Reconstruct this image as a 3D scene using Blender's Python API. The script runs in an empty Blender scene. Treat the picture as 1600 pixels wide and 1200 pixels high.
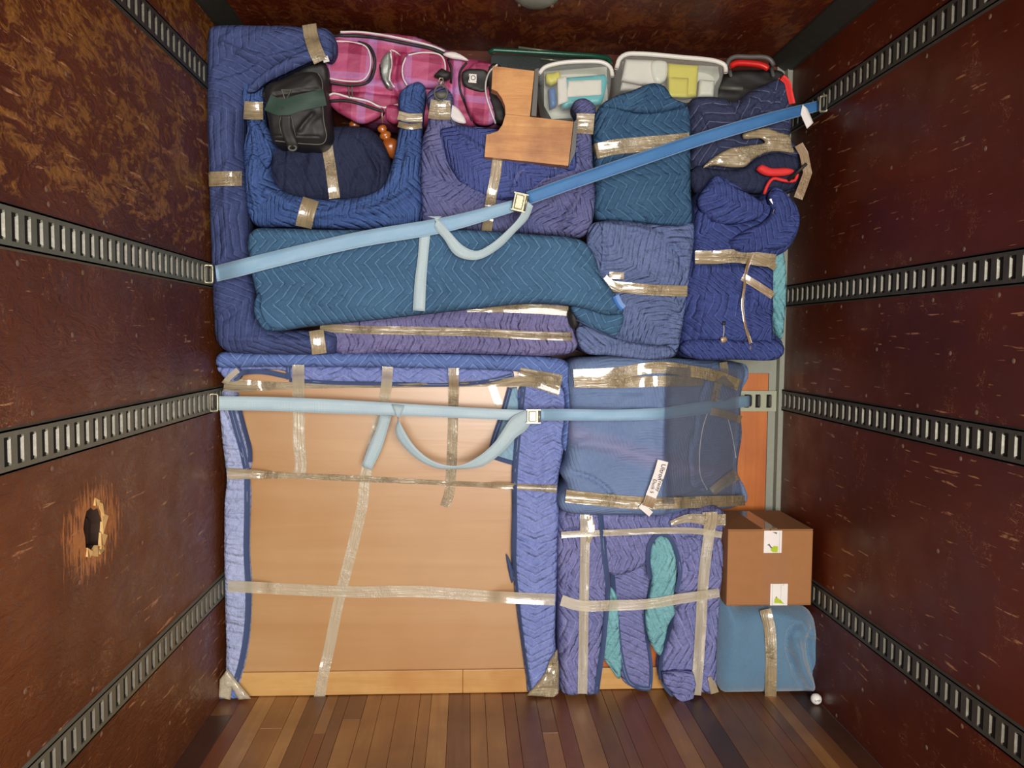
import bpy, math, random
import numpy as np
from mathutils import Vector, Matrix, noise
from mathutils.bvhtree import BVHTree
from mathutils.geometry import delaunay_2d_cdt
random.seed(7)
SC = bpy.context.scene
COL = SC.collection

# ---------------------------------------------------------------- camera
YAW, PITCH, ROLL, FPX, CAMZ = .0556, -.0577, .0092, 1266.4, 1.454
XL, XR, YB, YO, ZC = -.975, 1.425, 3.62, -1.6, 2.70      # left wall, right wall, bulkhead, rear opening, ceiling
_f = Vector((math.sin(YAW)*math.cos(PITCH), math.cos(YAW)*math.cos(PITCH), math.sin(PITCH)))
_r = Vector((math.cos(YAW), -math.sin(YAW), 0)); _u = _r.cross(_f)
R_ = math.cos(ROLL)*_r + math.sin(ROLL)*_u; U_ = -math.sin(ROLL)*_r + math.cos(ROLL)*_u
CAM = Vector((0, 0, CAMZ))
cd = bpy.data.cameras.new('camera'); cam = bpy.data.objects.new('camera', cd); COL.objects.link(cam)
cam.matrix_world = Matrix(((R_.x, U_.x, -_f.x, 0), (R_.y, U_.y, -_f.y, 0), (R_.z, U_.z, -_f.z, CAMZ), (0, 0, 0, 1)))
cd.sensor_width = 36; cd.lens = 36*FPX/1600; cd.clip_start = .05
SC.camera = cam

# ---------------------------------------------------------------- light: daylight through the open rear of the truck
w = bpy.data.worlds.new('sky'); SC.world = w; w.use_nodes = True
w.node_tree.nodes['Background'].inputs[0].default_value = (.93, .96, 1, 1)
w.node_tree.nodes['Background'].inputs[1].default_value = .9
def area(name, loc, target, sx, sy, power, col):
    l = bpy.data.lights.new(name, 'AREA'); l.shape = 'RECTANGLE'; l.size = sx; l.size_y = sy; l.energy = power; l.color = col
    o = bpy.data.objects.new(name, l); COL.objects.link(o); o.location = loc
    o.rotation_euler = (Vector(target)-Vector(loc)).to_track_quat('-Z', 'Y').to_euler()
    return o
area('daylight', (.30, -1.7, 1.45), (-.30, 3.2, .8), 2.0, 1.5, 190, (1, .965, .91))
area('daylight_low', (.55, -.9, .9), (-.6, 3.2, .5), .8, .8, 22, (1, .95, .87))
SC.view_settings.view_transform = 'Standard'; SC.view_settings.look = 'None'
SC.view_settings.exposure = 0.14; SC.view_settings.gamma = 1; SC.view_settings.use_curve_mapping = False

# ---------------------------------------------------------------- helpers
def ray(x, y): return (_f*FPX + R_*(x-800) + U_*(600-y)).normalized()
def P(x, y, Y):                                   # the point seen at a picture position, at depth Y
    d = ray(x, y); return CAM + d*(Y/d.y)
def PW(x, y, X):                                  # ... on a side wall
    d = ray(x, y); return CAM + d*(X/d.x)
def lin(c):
    o = []
    for v in c:
        v /= 255; o.append(v/12.92 if v <= .04045 else ((v+.055)/1.055)**2.4)
    return (*o, 1)
class G:                                          # node graph shorthand
    def __init__(s, name):
        s.m = bpy.data.materials.new(name); s.m.use_nodes = True; s.t = s.m.node_tree
        s.b = s.t.nodes['Principled BSDF']; s.out = s.t.nodes['Material Output']
    def n(s, kind, **kw):
        n = s.t.nodes.new('ShaderNode'+kind)
        for k, v in kw.items(): setattr(n, k, v)
        return n
    def put(s, sock, v):
        if hasattr(v, 'links') or isinstance(v, bpy.types.NodeSocket): s.t.links.new(v, sock)
        else: sock.default_value = v
    def math(s, op, a, b=0, c=0, clamp=False):
        n = s.n('Math', operation=op, use_clamp=clamp); s.put(n.inputs[0], a); s.put(n.inputs[1], b)
        if op in ('MULTIPLY_ADD', 'SMOOTH_MIN', 'COMPARE', 'WRAP'): s.put(n.inputs[2], c)
        return n.outputs[0]
    def mix(s, f, a, b, kind='MIX'):
        n = s.n('Mix', data_type='RGBA', blend_type=kind); s.put(n.inputs[0], f); s.put(n.inputs[6], a); s.put(n.inputs[7], b)
        return n.outputs[2]
    def noise(s, vec, scale, detail=3, rough=.5, dist=0):
        n = s.n('TexNoise'); s.put(n.inputs['Vector'], vec); n.inputs['Scale'].default_value = scale
        n.inputs['Detail'].default_value = detail; n.inputs['Roughness'].default_value = rough; n.inputs['Distortion'].default_value = dist
        return n.outputs[0]
    def mapv(s, vec, scale=(1, 1, 1), rot=(0, 0, 0), loc=(0, 0, 0)):
        n = s.n('Mapping'); s.put(n.inputs[0], vec); n.inputs[1].default_value = loc; n.inputs[2].default_value = rot; n.inputs[3].default_value = scale
        return n.outputs[0]
    def ramp(s, f, a, b, c0=(0, 0, 0, 1), c1=(1, 1, 1, 1)):
        n = s.n('ValToRGB'); s.put(n.inputs[0], f); e = n.color_ramp.elements
        e[0].position = a; e[0].color = c0; e[1].position = b; e[1].color = c1
        return n.outputs[0]
    def uv(s): return s.n('TexCoord').outputs['UV']
    def pos(s): return s.n('TexCoord').outputs['Object']
    def geo(s): return s.n('NewGeometry').outputs['Position']
    def xyz(s, v):
        n = s.n('SeparateXYZ'); s.put(n.inputs[0], v); return n.outputs
    def bump(s, h, dist=.01, strength=1, prev=None):
        n = s.n('Bump'); n.inputs['Distance'].default_value = dist; n.inputs['Strength'].default_value = strength
        s.put(n.inputs['Height'], h)
        if prev: s.put(n.inputs['Normal'], prev)
        return n.outputs[0]
    def fin(s, col=None, rough=None, normal=None, **kw):
        if col is not None: s.put(s.b.inputs['Base Color'], col)
        if rough is not None: s.put(s.b.inputs['Roughness'], rough)
        if normal is not None: s.put(s.b.inputs['Normal'], normal)
        for k, v in kw.items(): s.put(s.b.inputs[k.replace('_', ' ')], v)
        return s.m
def plain(name, c, rough=.6, **kw):
    g = G(name); v = g.pos(); f = g.noise(v, 25, 4)
    col = g.mix(g.math('MULTIPLY', f, .35), lin(c), tuple(q*.6 for q in lin(c)[:3])+(1,))
    return g.fin(col, rough, g.bump(g.noise(v, 160, 2), .0006, .5), **kw)

def quilt(name, c1, c2, stitch, S=.040, PP=.17, slope=.8, bump=.008, sm=.55, dirt=True):
    def ds(c):
        m = sum(c)/3; return tuple((q*.86+m*.14)*1.04 for q in c)
    c1, c2 = ds(c1), ds(c2)
    g = G(name); uv = g.uv()
    wn = g.n('TexNoise'); g.put(wn.inputs['Vector'], uv); wn.inputs['Scale'].default_value = 7; wn.inputs['Detail'].default_value = 2
    off = g.n('VectorMath', operation='MULTIPLY_ADD'); g.put(off.inputs[0], wn.outputs[1]); off.inputs[1].default_value = (.035, .035, 0); g.put(off.inputs[2], uv)
    x, y, _ = g.xyz(off.outputs[0])
    tri = g.math('PINGPONG', y, PP/2)
    t = g.math('MULTIPLY_ADD', tri, slope, x)
    d = g.math('DIVIDE', g.math('PINGPONG', t, S/2), S/2)          # 0 on a stitch line, 1 half-way
    puff = g.math('POWER', g.math('MULTIPLY', d, 1.7, clamp=True), 1.15)
    puck = g.noise(g.mapv(off.outputs[0], (26, 75, 1), (0, 0, .3)), 1, 3, .6)   # puckers
    fine = g.noise(uv, 38, 4, .62, .6)
    h = g.math('ADD', g.math('MULTIPLY', puff, .42), g.math('ADD', g.math('MULTIPLY', puck, .5), g.math('MULTIPLY', fine, 1.15)))
    nrm = g.bump(h, bump*1.5, .9)
    nrm = g.bump(g.noise(uv, 420, 2), .0006, .5, nrm)
    big = g.ramp(g.noise(uv, 4.5, 4, .6), .35, .68)
    col = g.mix(big, lin(c1), lin(c2))
    col = g.mix(g.math('MULTIPLY', g.noise(uv, 60, 3), .22), col, (.01, .015, .04, 1))
    line = g.math('LESS_THAN', d, .075)
    dash = g.math('GREATER_THAN', g.noise(uv, 55, 2), .40)
    col = g.mix(g.math('MULTIPLY', g.math('MULTIPLY', line, dash), min(.8, sm*1.4)), col, lin(stitch))
    if dirt: col = g.mix(g.math('MULTIPLY', g.ramp(g.noise(uv, 21, 5, .7), .69, .72), .75), col, (.02, .02, .035, 1))
    return g.fin(col, .85, nrm, Specular_IOR_Level=.25)

def wood(name, c1, c2, c3, ax='X', rough=.45, scale=1., knots=False, coat=.1, wear=None):
    g = G(name); v = g.pos()
    sc = {'X': (1.5, 14, 22), 'Z': (22, 14, 1.5), 'Y': (22, 1.5, 14)}[ax]
    v1 = g.mapv(v, tuple(q*scale for q in sc))
    a = g.noise(v1, 1, 5, .6, 1.2); b = g.noise(v1, 6, 3, .6, .4); c = g.noise(v, 3.2*scale, 4, .6)
    col = g.mix(g.ramp(a, .3, .7), lin(c1), lin(c2)); col = g.mix(g.ramp(c, .42, .72), col, lin(c3))
    col = g.mix(g.math('MULTIPLY', b, .25), col, tuple(q*.5 for q in lin(c1)[:3])+(1,))
    return g.fin(col, rough, g.bump(g.math('ADD', a, b), .0012, .4), Coat_Weight=coat, Coat_Roughness=.35)

def tapemat(name, c=(176, 154, 114), rough=.22, crin=1., clear=.0):
    g = G(name); c = tuple(q*.88 for q in c); uv = g.uv()
    a = g.noise(g.mapv(uv, (70, 40, 1), (0, 0, .5)), 1, 3, .6, 1.8)
    b = g.noise(g.mapv(uv, (7, 110, 1)), 1, 2, .5, .6)
    big = g.ramp(g.noise(uv, 9, 2), .42, .62)
    h = g.math('ADD', g.math('MULTIPLY', a, big), g.math('MULTIPLY', b, .5))
    col = g.mix(g.noise(g.mapv(uv, (4, 60, 1)), 1, 3), lin(c), tuple(q*.72 for q in lin(c)[:3])+(1,))
    m = g.fin(col, rough, g.bump(h,   .013*crin, 1), Specular_IOR_Level=.8, Coat_Weight=1, Coat_Roughness=.05)
    if clear:
        tr = g.n('BsdfTransparent'); mx = g.n('MixShader'); mx.inputs[0].default_value = clear
        g.t.links.new(g.b.outputs[0], mx.inputs[1]); g.t.links.new(tr.outputs[0], mx.inputs[2]); g.t.links.new(mx.outputs[0], g.out.inputs[0])
    return m

# ---------------------------------------------------------------- objects
def thing(name, loc, label, cat, group=None):
    o = bpy.data.objects.new(name, None); COL.objects.link(o); o.location = loc; o.empty_display_size = .05
    o['label'] = label; o['category'] = cat
    if group: o['group'] = group
    return o
def link(name, me, parent=None, label=None, kind=None):
    o = bpy.data.objects.new(name, me); COL.objects.link(o)
    if parent is not None: o.parent = parent
    if label: o['label'] = label
    if kind: o['kind'] = kind
    return o
def wloc(p):
    v = Vector((0, 0, 0))
    while p is not None: v += p.location; p = p.parent
    return v
def mesh(name, verts, faces, mat, parent=None, label=None, smooth=True, uvs=None, kind=None):
    o0 = wloc(parent); me = bpy.data.meshes.new(name)
    me.from_pydata([tuple(Vector(v)-o0) for v in verts], [], faces); me.materials.append(mat)
    if smooth: me.polygons.foreach_set('use_smooth', [True]*len(me.polygons))
    if uvs is not None:
        l = me.uv_layers.new(name='uv'); idx = np.empty(len(me.loops), int); me.loops.foreach_get('vertex_index', idx)
        l.data.foreach_set('uv', np.asarray(uvs, float)[idx].ravel())
    me.update()
    return link(name, me, parent, label, kind)
class MB:                                         # collects boxes and tubes into one mesh
    def __init__(s): s.v = []; s.f = []
    def add(s, v, f): n = len(s.v); s.v += [Vector(q) for q in v]; s.f += [tuple(i+n for i in q) for q in f]; return s
    def box(s, a, b, M=None, bev=0):
        (x0, y0, z0), (x1, y1, z1) = a, b
        if not bev:
            v = [(x0,y0,z0),(x1,y0,z0),(x1,y1,z0),(x0,y1,z0),(x0,y0,z1),(x1,y0,z1),(x1,y1,z1),(x0,y1,z1)]
            f = [(0,3,2,1),(4,5,6,7),(0,1,5,4),(1,2,6,5),(2,3,7,6),(3,0,4,7)]
        else:
            import bmesh
            bm = bmesh.new(); bmesh.ops.create_cube(bm, size=1)
            for q in bm.verts: q.co = Vector((x0+(q.co.x+.5)*(x1-x0), y0+(q.co.y+.5)*(y1-y0), z0+(q.co.z+.5)*(z1-z0)))
            bmesh.ops.bevel(bm, geom=bm.edges[:], offset=bev, segments=2, affect='EDGES', profile=.5)
            bm.verts.index_update(); v = [q.co.copy() for q in bm.verts]; f = [tuple(q.index for q in p.verts) for p in bm.faces]; bm.free()
        if M is not None: v = [M @ Vector(q) for q in v]
        return s.add(v, f)
    def tube(s, pts, r, n=8, closed=False, cap=True):
        pts = [Vector(p) for p in pts]; N = len(pts); v = []; f = []; up = Vector((0, 1, 0))
        for i, p in enumerate(pts):
            t = (pts[(i+1) % N]-pts[i-1]) if closed else (pts[min(i+1, N-1)]-pts[max(i-1, 0)])
            t.normalize(); a = t.cross(up)
            if a.length < .05: a = t.cross(Vector((1, 0, 0)))
            a.normalize(); b = t.cross(a); rr = r[i] if isinstance(r, (list, tuple)) else r
            v += [p + rr*(math.cos(2*math.pi*k/n)*a + math.sin(2*math.pi*k/n)*b) for k in range(n)]
        for i in range(N if closed else N-1):
            j = (i+1) % N
            for k in range(n): f.append((i*n+k, i*n+(k+1) % n, j*n+(k+1) % n, j*n+k))
        if not closed and cap: f += [tuple(range(n)), tuple(range((N-1)*n, N*n))[::-1]]
        return s.add(v, f)
    def prism(s, poly, dvec):                     # polygon of 3D points pushed along dvec
        poly = [Vector(p) for p in poly]; n = len(poly); d = Vector(dvec)
        f = [tuple(range(n)), tuple(range(n, 2*n))[::-1]] + [(i, i+n, (i+1) % n+n, (i+1) % n) for i in range(n)]
        return s.add(poly+[p+d for p in poly], f)
    def build(s, name, mat, parent=None, label=None, smooth=False, kind=None):
        return mesh(name, s.v, s.f, mat, parent, label, smooth, None, kind)

def spline(pts, step, closed=False):              # Catmull-Rom, resampled
    pts = [np.array(p, float) for p in pts]; n = len(pts); out = []
    for i in range(n if closed else n-1):
        p1, p2 = pts[i], pts[(i+1) % n]
        p0 = pts[i-1] if (closed or i > 0) else 2*p1-p2
        p3 = pts[(i+2) % n] if (closed or i+2 < n) else 2*p2-p1
        d = np.linalg.norm((p2-p1)[:2]); k = max(1, int(round(d/step)))
        t0 = 0; a = max(np.linalg.norm((p1-p0)[:2]), 1e-6)**.5; b = max(d, 1e-6)**.5; c = max(np.linalg.norm((p3-p2)[:2]), 1e-6)**.5
        t1 = a; t2 = a+b; t3 = a+b+c
        for q in range(k):
            t = t1 + (t2-t1)*q/k
            A1 = (t1-t)/(t1-t0)*p0+(t-t0)/(t1-t0)*p1; A2 = (t2-t)/(t2-t1)*p1+(t-t1)/(t2-t1)*p2; A3 = (t3-t)/(t3-t2)*p2+(t-t2)/(t3-t2)*p3
            B1 = (t2-t)/(t2-t0)*A1+(t-t0)/(t2-t0)*A2; B2 = (t3-t)/(t3-t1)*A2+(t-t1)/(t3-t1)*A3
            out.append((t2-t)/(t2-t1)*B1+(t-t1)/(t2-t1)*B2)
    if not closed: out.append(pts[-1])
    return out
def segdist(Q, A, B):                             # distance of points Q (n,2) to segments A-B -> (n,m), plus signed side
    d = B-A; L = (d**2).sum(1)+1e-12
    t = np.clip(((Q[:, None]-A[None])*d[None]).sum(2)/L, 0, 1)
    w = Q[:, None]-(A[None]+t[..., None]*d[None]); D = np.sqrt((w**2).sum(2))
    side = np.sign(d[None, :, 0]*w[..., 1]-d[None, :, 1]*w[..., 0])
    return D, side
SURF = {}
def remember(o):
    bpy.context.view_layer.update()
    me = o.data; base = wloc(o.parent)
    vs = [v.co+base for v in me.vertices]; SURF[o.name] = BVHTree.FromPolygons(vs, [tuple(p.vertices) for p in me.polygons]); return o.name

def blob(name, outline, Y, depth, r, mat, parent, g=.009, rough=(.004, 5, 14, 0), creases=(), rot=0, bulge=0, yfun=None, smooth=True, label=None, warp=.02, base=False, seed=0, offs=(0, 0), shrink=.0):
    """A padded, draped form: outline in the vertical plane at depth Y, rounded by radius r towards the viewer, `depth` deep."""
    if smooth: sp = spline([(p[0], p[1], p[2] if len(p) > 2 else Y) for p in outline], 5, True)
    else:
        sp = []; pp = [(p[0], p[1], p[2] if len(p) > 2 else Y) for p in outline]
        for i, p in enumerate(pp):
            q = pp[(i+1) % len(pp)]; k = max(1, int(math.hypot(q[0]-p[0], q[1]-p[1])/7))
            sp += [tuple(p[j]+(q[j]-p[j])*m/k for j in range(3)) for m in range(k)]
    B3 = [P(p[0], p[1], p[2]+r*.6) for p in sp]
    B = np.array([(b.x, max(b.z, .003 if base else -9)) for b in B3])
    area2 = (B[:, 0]*np.roll(B[:, 1], -1)-np.roll(B[:, 0], -1)*B[:, 1]).sum()
    if area2 < 0: B = B[::-1].copy()
    keep = [0]
    for i in range(1, len(B)):
        if np.hypot(*(B[i]-B[keep[-1]])) > g*.5: keep.append(i)
    B = B[keep]; NB = len(B); Bn = np.roll(B, -1, 0)
    x0, z0 = B.min(0); x1, z1 = B.max(0)
    xs = np.arange(x0+g*.6, x1, g); zs = np.arange(z0+g*.6, z1, g)
    rng = np.random.RandomState(seed+3)
    gx, gz = np.meshgrid(xs, zs); Q = np.stack([gx.ravel(), gz.ravel()], 1)
    Q[:, 0] += (np.round((Q[:, 1]-z0)/g).astype(int) % 2)*g*.5
    ins = np.zeros(len(Q), bool)
    for a, b in zip(B, Bn):
        c = (a[1] > Q[:, 1]) != (b[1] > Q[:, 1])
        with np.errstate(divide='ignore', invalid='ignore'):
            xi = (b[0]-a[0])*(Q[:, 1]-a[1])/(b[1]-a[1])+a[0]
        ins ^= c & (Q[:, 0] < xi)
    Q = Q[ins]
    D = np.concatenate([segdist(Q[i:i+4000], B, Bn)[0].min(1) for i in range(0, len(Q), 4000)]) if len(Q) else np.zeros(0)
    Q = Q[D > g*.35]; D = D[D > g*.35]
    pts = np.concatenate([B, Q]); D = np.concatenate([np.zeros(NB), D])
    vo, _, fo, ov, _, _ = delaunay_2d_cdt([Vector(p) for p in pts], [(i, (i+1) % NB) for i in range(NB)], [], 1, 1e-6)
    V2 = np.array([(v.x, v.y) for v in vo]); src = [o[0] if o else 0 for o in ov]; D = D[src]
    # profile
    t = np.clip(D/r, 0, 1); Yf = Y + r - r*np.sqrt(1-(1-t)**2)
    if bulge:
        Lm = max(D.max(), .02); Yf -= bulge*(1-(1-np.clip(D/Lm, 0, 1))**2)
    fade = np.clip(D/(r*.7+.004), 0, 1)
    H = np.zeros(len(V2))
    amp, fa, fc, ang = rough; ca, sa = math.cos(ang), math.sin(ang)
    for i, (x, z) in enumerate(V2):
        a = (x*ca+z*sa); b = (-x*sa+z*ca)
        n1 = noise.noise(Vector((a*fa+seed*3.1, b*fc, seed*1.7)))
        n2 = noise.noise(Vector((a*fa*2.3+5, b*fc*2.3, seed+9.)))
        n3 = noise.noise(Vector((x*4.1+seed, z*4.1, 3.3)))
        H[i] = 1.5*amp*(1.5*(.5-abs(n1)*1.8)+.8*(.5-abs(n2)*1.8)+1.6*n3)
    for c in creases:                             # (polyline, width, height, 'g' gaussian ridge/groove | 'f' fold step)
        cp = spline(c[0], 8) if len(c[0]) > 1 else c[0]
        cp = np.array([(lambda q: (q.x, q.z))(P(p[0], p[1], Y)) for p in cp]); A, Bb = cp[:-1], cp[1:]
        dd, ss = segdist(V2, A, Bb); k = dd.argmin(1); ar = np.arange(len(V2)); d0 = dd[ar, k]; s0 = ss[ar, k]
        if c[3] == 'g': H += 1.9*c[2]*np.exp(-(d0/(.85*c[1]))**2)
        else: H += c[2]*np.exp(-d0/c[1])*(s0 > 0) - .4*c[2]*np.exp(-d0/(c[1]*.4))*(s0 <= 0)
    Yf = Yf - H*fade
    if yfun is not None: Yf = Yf + np.array([yfun(x, z) for x, z in V2])
    if yfun is not None: Yf = np.minimum(Yf, YB-.035)
    # boundary index order in output
    inv = {}
    for i, o in enumerate(ov):
        for q in o: inv[q] = i
    ring = [inv[i] for i in range(NB)]
    nrm = np.roll(B, -1, 0)-np.roll(B, 1, 0); nrm = np.stack([nrm[:, 1], -nrm[:, 0]], 1); nrm /= np.linalg.norm(nrm, axis=1)[:, None]+1e-9
    verts = [(V2[i, 0], Yf[i], V2[i, 1]) for i in range(len(V2))]; UVb = [tuple(p) for p in V2]
    faces = [tuple(f) for f in fo]
    # orient the front faces towards -Y
    def o3(f):
        a, b, c = (V2[f[0]], V2[f[1]], V2[f[2]]); return (b[0]-a[0])*(c[1]-a[1])-(b[1]-a[1])*(c[0]-a[0])
    faces = [f if o3(f) > 0 else f[::-1] for f in faces]
    prev = ring
    steps = [(depth*.35, 0.), (depth*.85, 0.), (depth, .012)] if depth > .05 else [(depth, 0.)]
    yb = [yfun(*B[i]) if yfun is not None else 0 for i in range(NB)]
    for dd, ins_ in steps:
        cur = []
        for i in range(NB):
            ins2 = min(ins_, depth*.2)
            cur.append(len(verts)); verts.append((B[i, 0]-nrm[i, 0]*ins2, Y+r+max(dd-r, .001)+yb[i] if yfun is None else min(Y+r+dd+yb[i], YB-.03), B[i, 1]-nrm[i, 1]*ins2))
            UVb.append((B[i, 0]+nrm[i, 0]*dd, B[i, 1]+nrm[i, 1]*dd))
        faces += [(prev[i], cur[i], cur[(i+1) % NB], prev[(i+1) % NB]) for i in range(NB)][:]
        prev = cur
    faces += [tuple(prev)[::-1]]
    faces = faces[:]
    cr, sr = math.cos(rot), math.sin(rot); UV = []
    for (a, b) in UVb:
        a2 = a+warp*noise.noise(Vector((a*3.3, b*3.3, seed+.5))); b2 = b+warp*noise.noise(Vector((a*3.3, b*3.3, seed+7.5)))
        UV.append((a2*cr+b2*sr+offs[0], -a2*sr+b2*cr+offs[1]))
    o = mesh(name, verts, faces, mat, parent, label, True, UV)
    remember(o)
    return o

def hit(x, y, surf, default):
    d = ray(x, y); best = None
    for s in surf:
        h = SURF[s].ray_cast(CAM, d)
        if h[0] is not None and (best is None or h[0].y < best): best = h[0].y
    return default if best is None else best
def tape(name, path, wpx, mat, parent, on, Y=None, lift=.0025, step=5, cross=5, bridge=2, wrap=0, smoothp=True, wrinkle=.0, label=None, thick=.0):
    """A flat band laid over the surfaces `on`, following the path; wrap>0 turns its ends back over the sides."""
    on = [o.name if hasattr(o, 'name') else o for o in on]
    sp = spline([(p[0], p[1], p[2] if len(p) > 2 else wpx) for p in path], step) if smoothp else [np.array((p[0], p[1], p[2] if len(p) > 2 else wpx), float) for p in path]
    n = len(sp); pix = []; 
    for i, p in enumerate(sp):
        t = sp[min(i+1, n-1)][:2]-sp[max(i-1, 0)][:2]; t = t/(np.linalg.norm(t)+1e-9); nn = np.array((-t[1], t[0]))
        jit = 1
        pix.append([p[:2]+nn*p[2]*(k/(cross-1)-.5)*jit for k in range(cross)])
    Ys = np.array([[hit(q[0], q[1], on, np.nan) for q in row] for row in pix])
    dflt = Y if Y is not None else (np.nanmedian(Ys) if np.isfinite(Ys).any() else 3.2)
    for j in range(cross):                        # fill misses from neighbours
        col = Ys[:, j]; ok = np.isfinite(col)
        Ys[:, j] = np.interp(np.arange(n), np.arange(n)[ok], col[ok]) if ok.any() else dflt
    if Y is not None: Ys = np.minimum(Ys, Y)
    M = Ys.copy()
    for i in range(n):
        a, b = max(0, i-bridge), min(n, i+bridge+1); M[i] = Ys[a:b].min(0)
    M = .5*M + .5*M.min(1, keepdims=True)
    for _ in range(2):
        M2 = M.copy(); M2[1:-1] = (M[:-2]+2*M[1:-1]+M[2:])/4; M = np.minimum(M2, M+.002)
    verts = []; uv = []; L = 0; wm = wpx/FPX*3.2
    rows = []
    for i in range(n):
        row = []
        for k in range(cross):
            y = M[i, k]-lift
            if wrinkle: y -= wrinkle*abs(noise.noise(Vector((pix[i][k][0]*.12, pix[i][k][1]*.12, 2))))
            row.append(P(pix[i][k][0], pix[i][k][1], y))
        rows.append(row)
    def back(row, o, dd): return [p + Vector(((p.x-o[k].x)*.15, dd, (p.z-o[k].z)*.15)) for k, p in enumerate(row)]
    if wrap and n > 2:
        if wrap in (1, 3): rows = [back(rows[0], rows[1], .07), back(rows[0], rows[1], .012)]+rows
        if wrap in (2, 3): rows = rows+[back(rows[-1], rows[-2], .012), back(rows[-1], rows[-2], .07)]
    for i, row in enumerate(rows):
        if i: L += (row[cross//2]-rows[i-1][cross//2]).length
        for k in range(cross): verts.append(row[k]); uv.append((L, k/(cross-1)*wm))
    m = len(rows)
    faces = [(i*cross+k, i*cross+k+1, (i+1)*cross+k+1, (i+1)*cross+k) for i in range(m-1) for k in range(cross-1)]
    if thick:
        nv = len(verts); verts += [v+Vector((0, thick, 0)) for v in verts]; uv += uv
        faces += [tuple(q+nv for q in f[::-1]) for f in faces]
        for i in range(m-1):
            faces += [(i*cross, i*cross+cross, i*cross+cross+nv, i*cross+nv), (i*cross+cross-1, i*cross+cross-1+nv, (i+1)*cross+cross-1+nv, (i+1)*cross+cross-1)]
        faces += [tuple(range(cross))+tuple(range(nv+cross-1, nv-1, -1)), tuple(range((m-1)*cross, m*cross))+tuple(range(nv+m*cross-1, nv+(m-1)*cross-1, -1))]
    o = mesh(name, verts, faces, mat, parent, label, True, uv)
    return o
def webbing(name, ea, eb, mat, parent, thick=.003, step=6, label=None):
    """Strap webbing given by its two edges, each a list of (x, y, depth)."""
    def res(e, n):
        s = np.array(spline(e, 2)); d = np.r_[0, np.cumsum(np.hypot(*(np.diff(s[:, :2], axis=0).T)))]; t = np.linspace(0, d[-1], n)
        return np.stack([np.interp(t, d, s[:, k]) for k in range(3)], 1)
    L = sum(math.hypot(ea[i+1][0]-ea[i][0], ea[i+1][1]-ea[i][1]) for i in range(len(ea)-1)); n = max(6, int(L/step))
    A, B = res(ea, n), res(eb, n); verts = []; uv = []; c = 4; acc = 0
    for i in range(n):
        a, b = P(*A[i]), P(*B[i])
        if i: acc += (a-pa).length
        pa = a
        for k in range(c): verts.append(a.lerp(b, k/(c-1))); uv.append((acc, k/(c-1)*.05))
    faces = [(i*c+k, i*c+k+1, (i+1)*c+k+1, (i+1)*c+k) for i in range(n-1) for k in range(c-1)]
    nv = len(verts); verts += [v+Vector((0, thick, 0)) for v in verts]; uv += uv
    faces += [tuple(q+nv for q in f[::-1]) for f in faces]
    for i in range(n-1):
        faces += [(i*c, i*c+c, i*c+c+nv, i*c+nv), (i*c+c-1, i*c+c-1+nv, (i+1)*c+c-1+nv, (i+1)*c+c-1)]
    faces += [tuple(range(c))+tuple(range(nv+c-1, nv-1, -1)), tuple(range((n-1)*c, n*c))+tuple(range(nv+n*c-1, nv+(n-1)*c-1, -1))]
    return mesh(name, verts, faces, mat, parent, label, True, uv)
def text(name, s, origin, right, up, size, mat, parent, ext=.0004):
    cu = bpy.data.curves.new(name, 'FONT'); cu.body = s; cu.size = 1; cu.extrude = 0; cu.align_x = 'CENTER'; cu.align_y = 'CENTER'; cu.resolution_u = 3
    o = bpy.data.objects.new(name, cu); COL.objects.link(o); bpy.context.view_layer.update()
    me = bpy.data.meshes.new_from_object(o); bpy.data.objects.remove(o)
    R, U = Vector(right).normalized(), Vector(up).normalized(); base = wloc(parent)
    for v in me.vertices: v.co = Vector(origin)+R*v.co.x*size+U*v.co.y*size-base
    me.materials.clear(); me.materials.append(mat)
    return link(name, me, parent)

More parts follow.
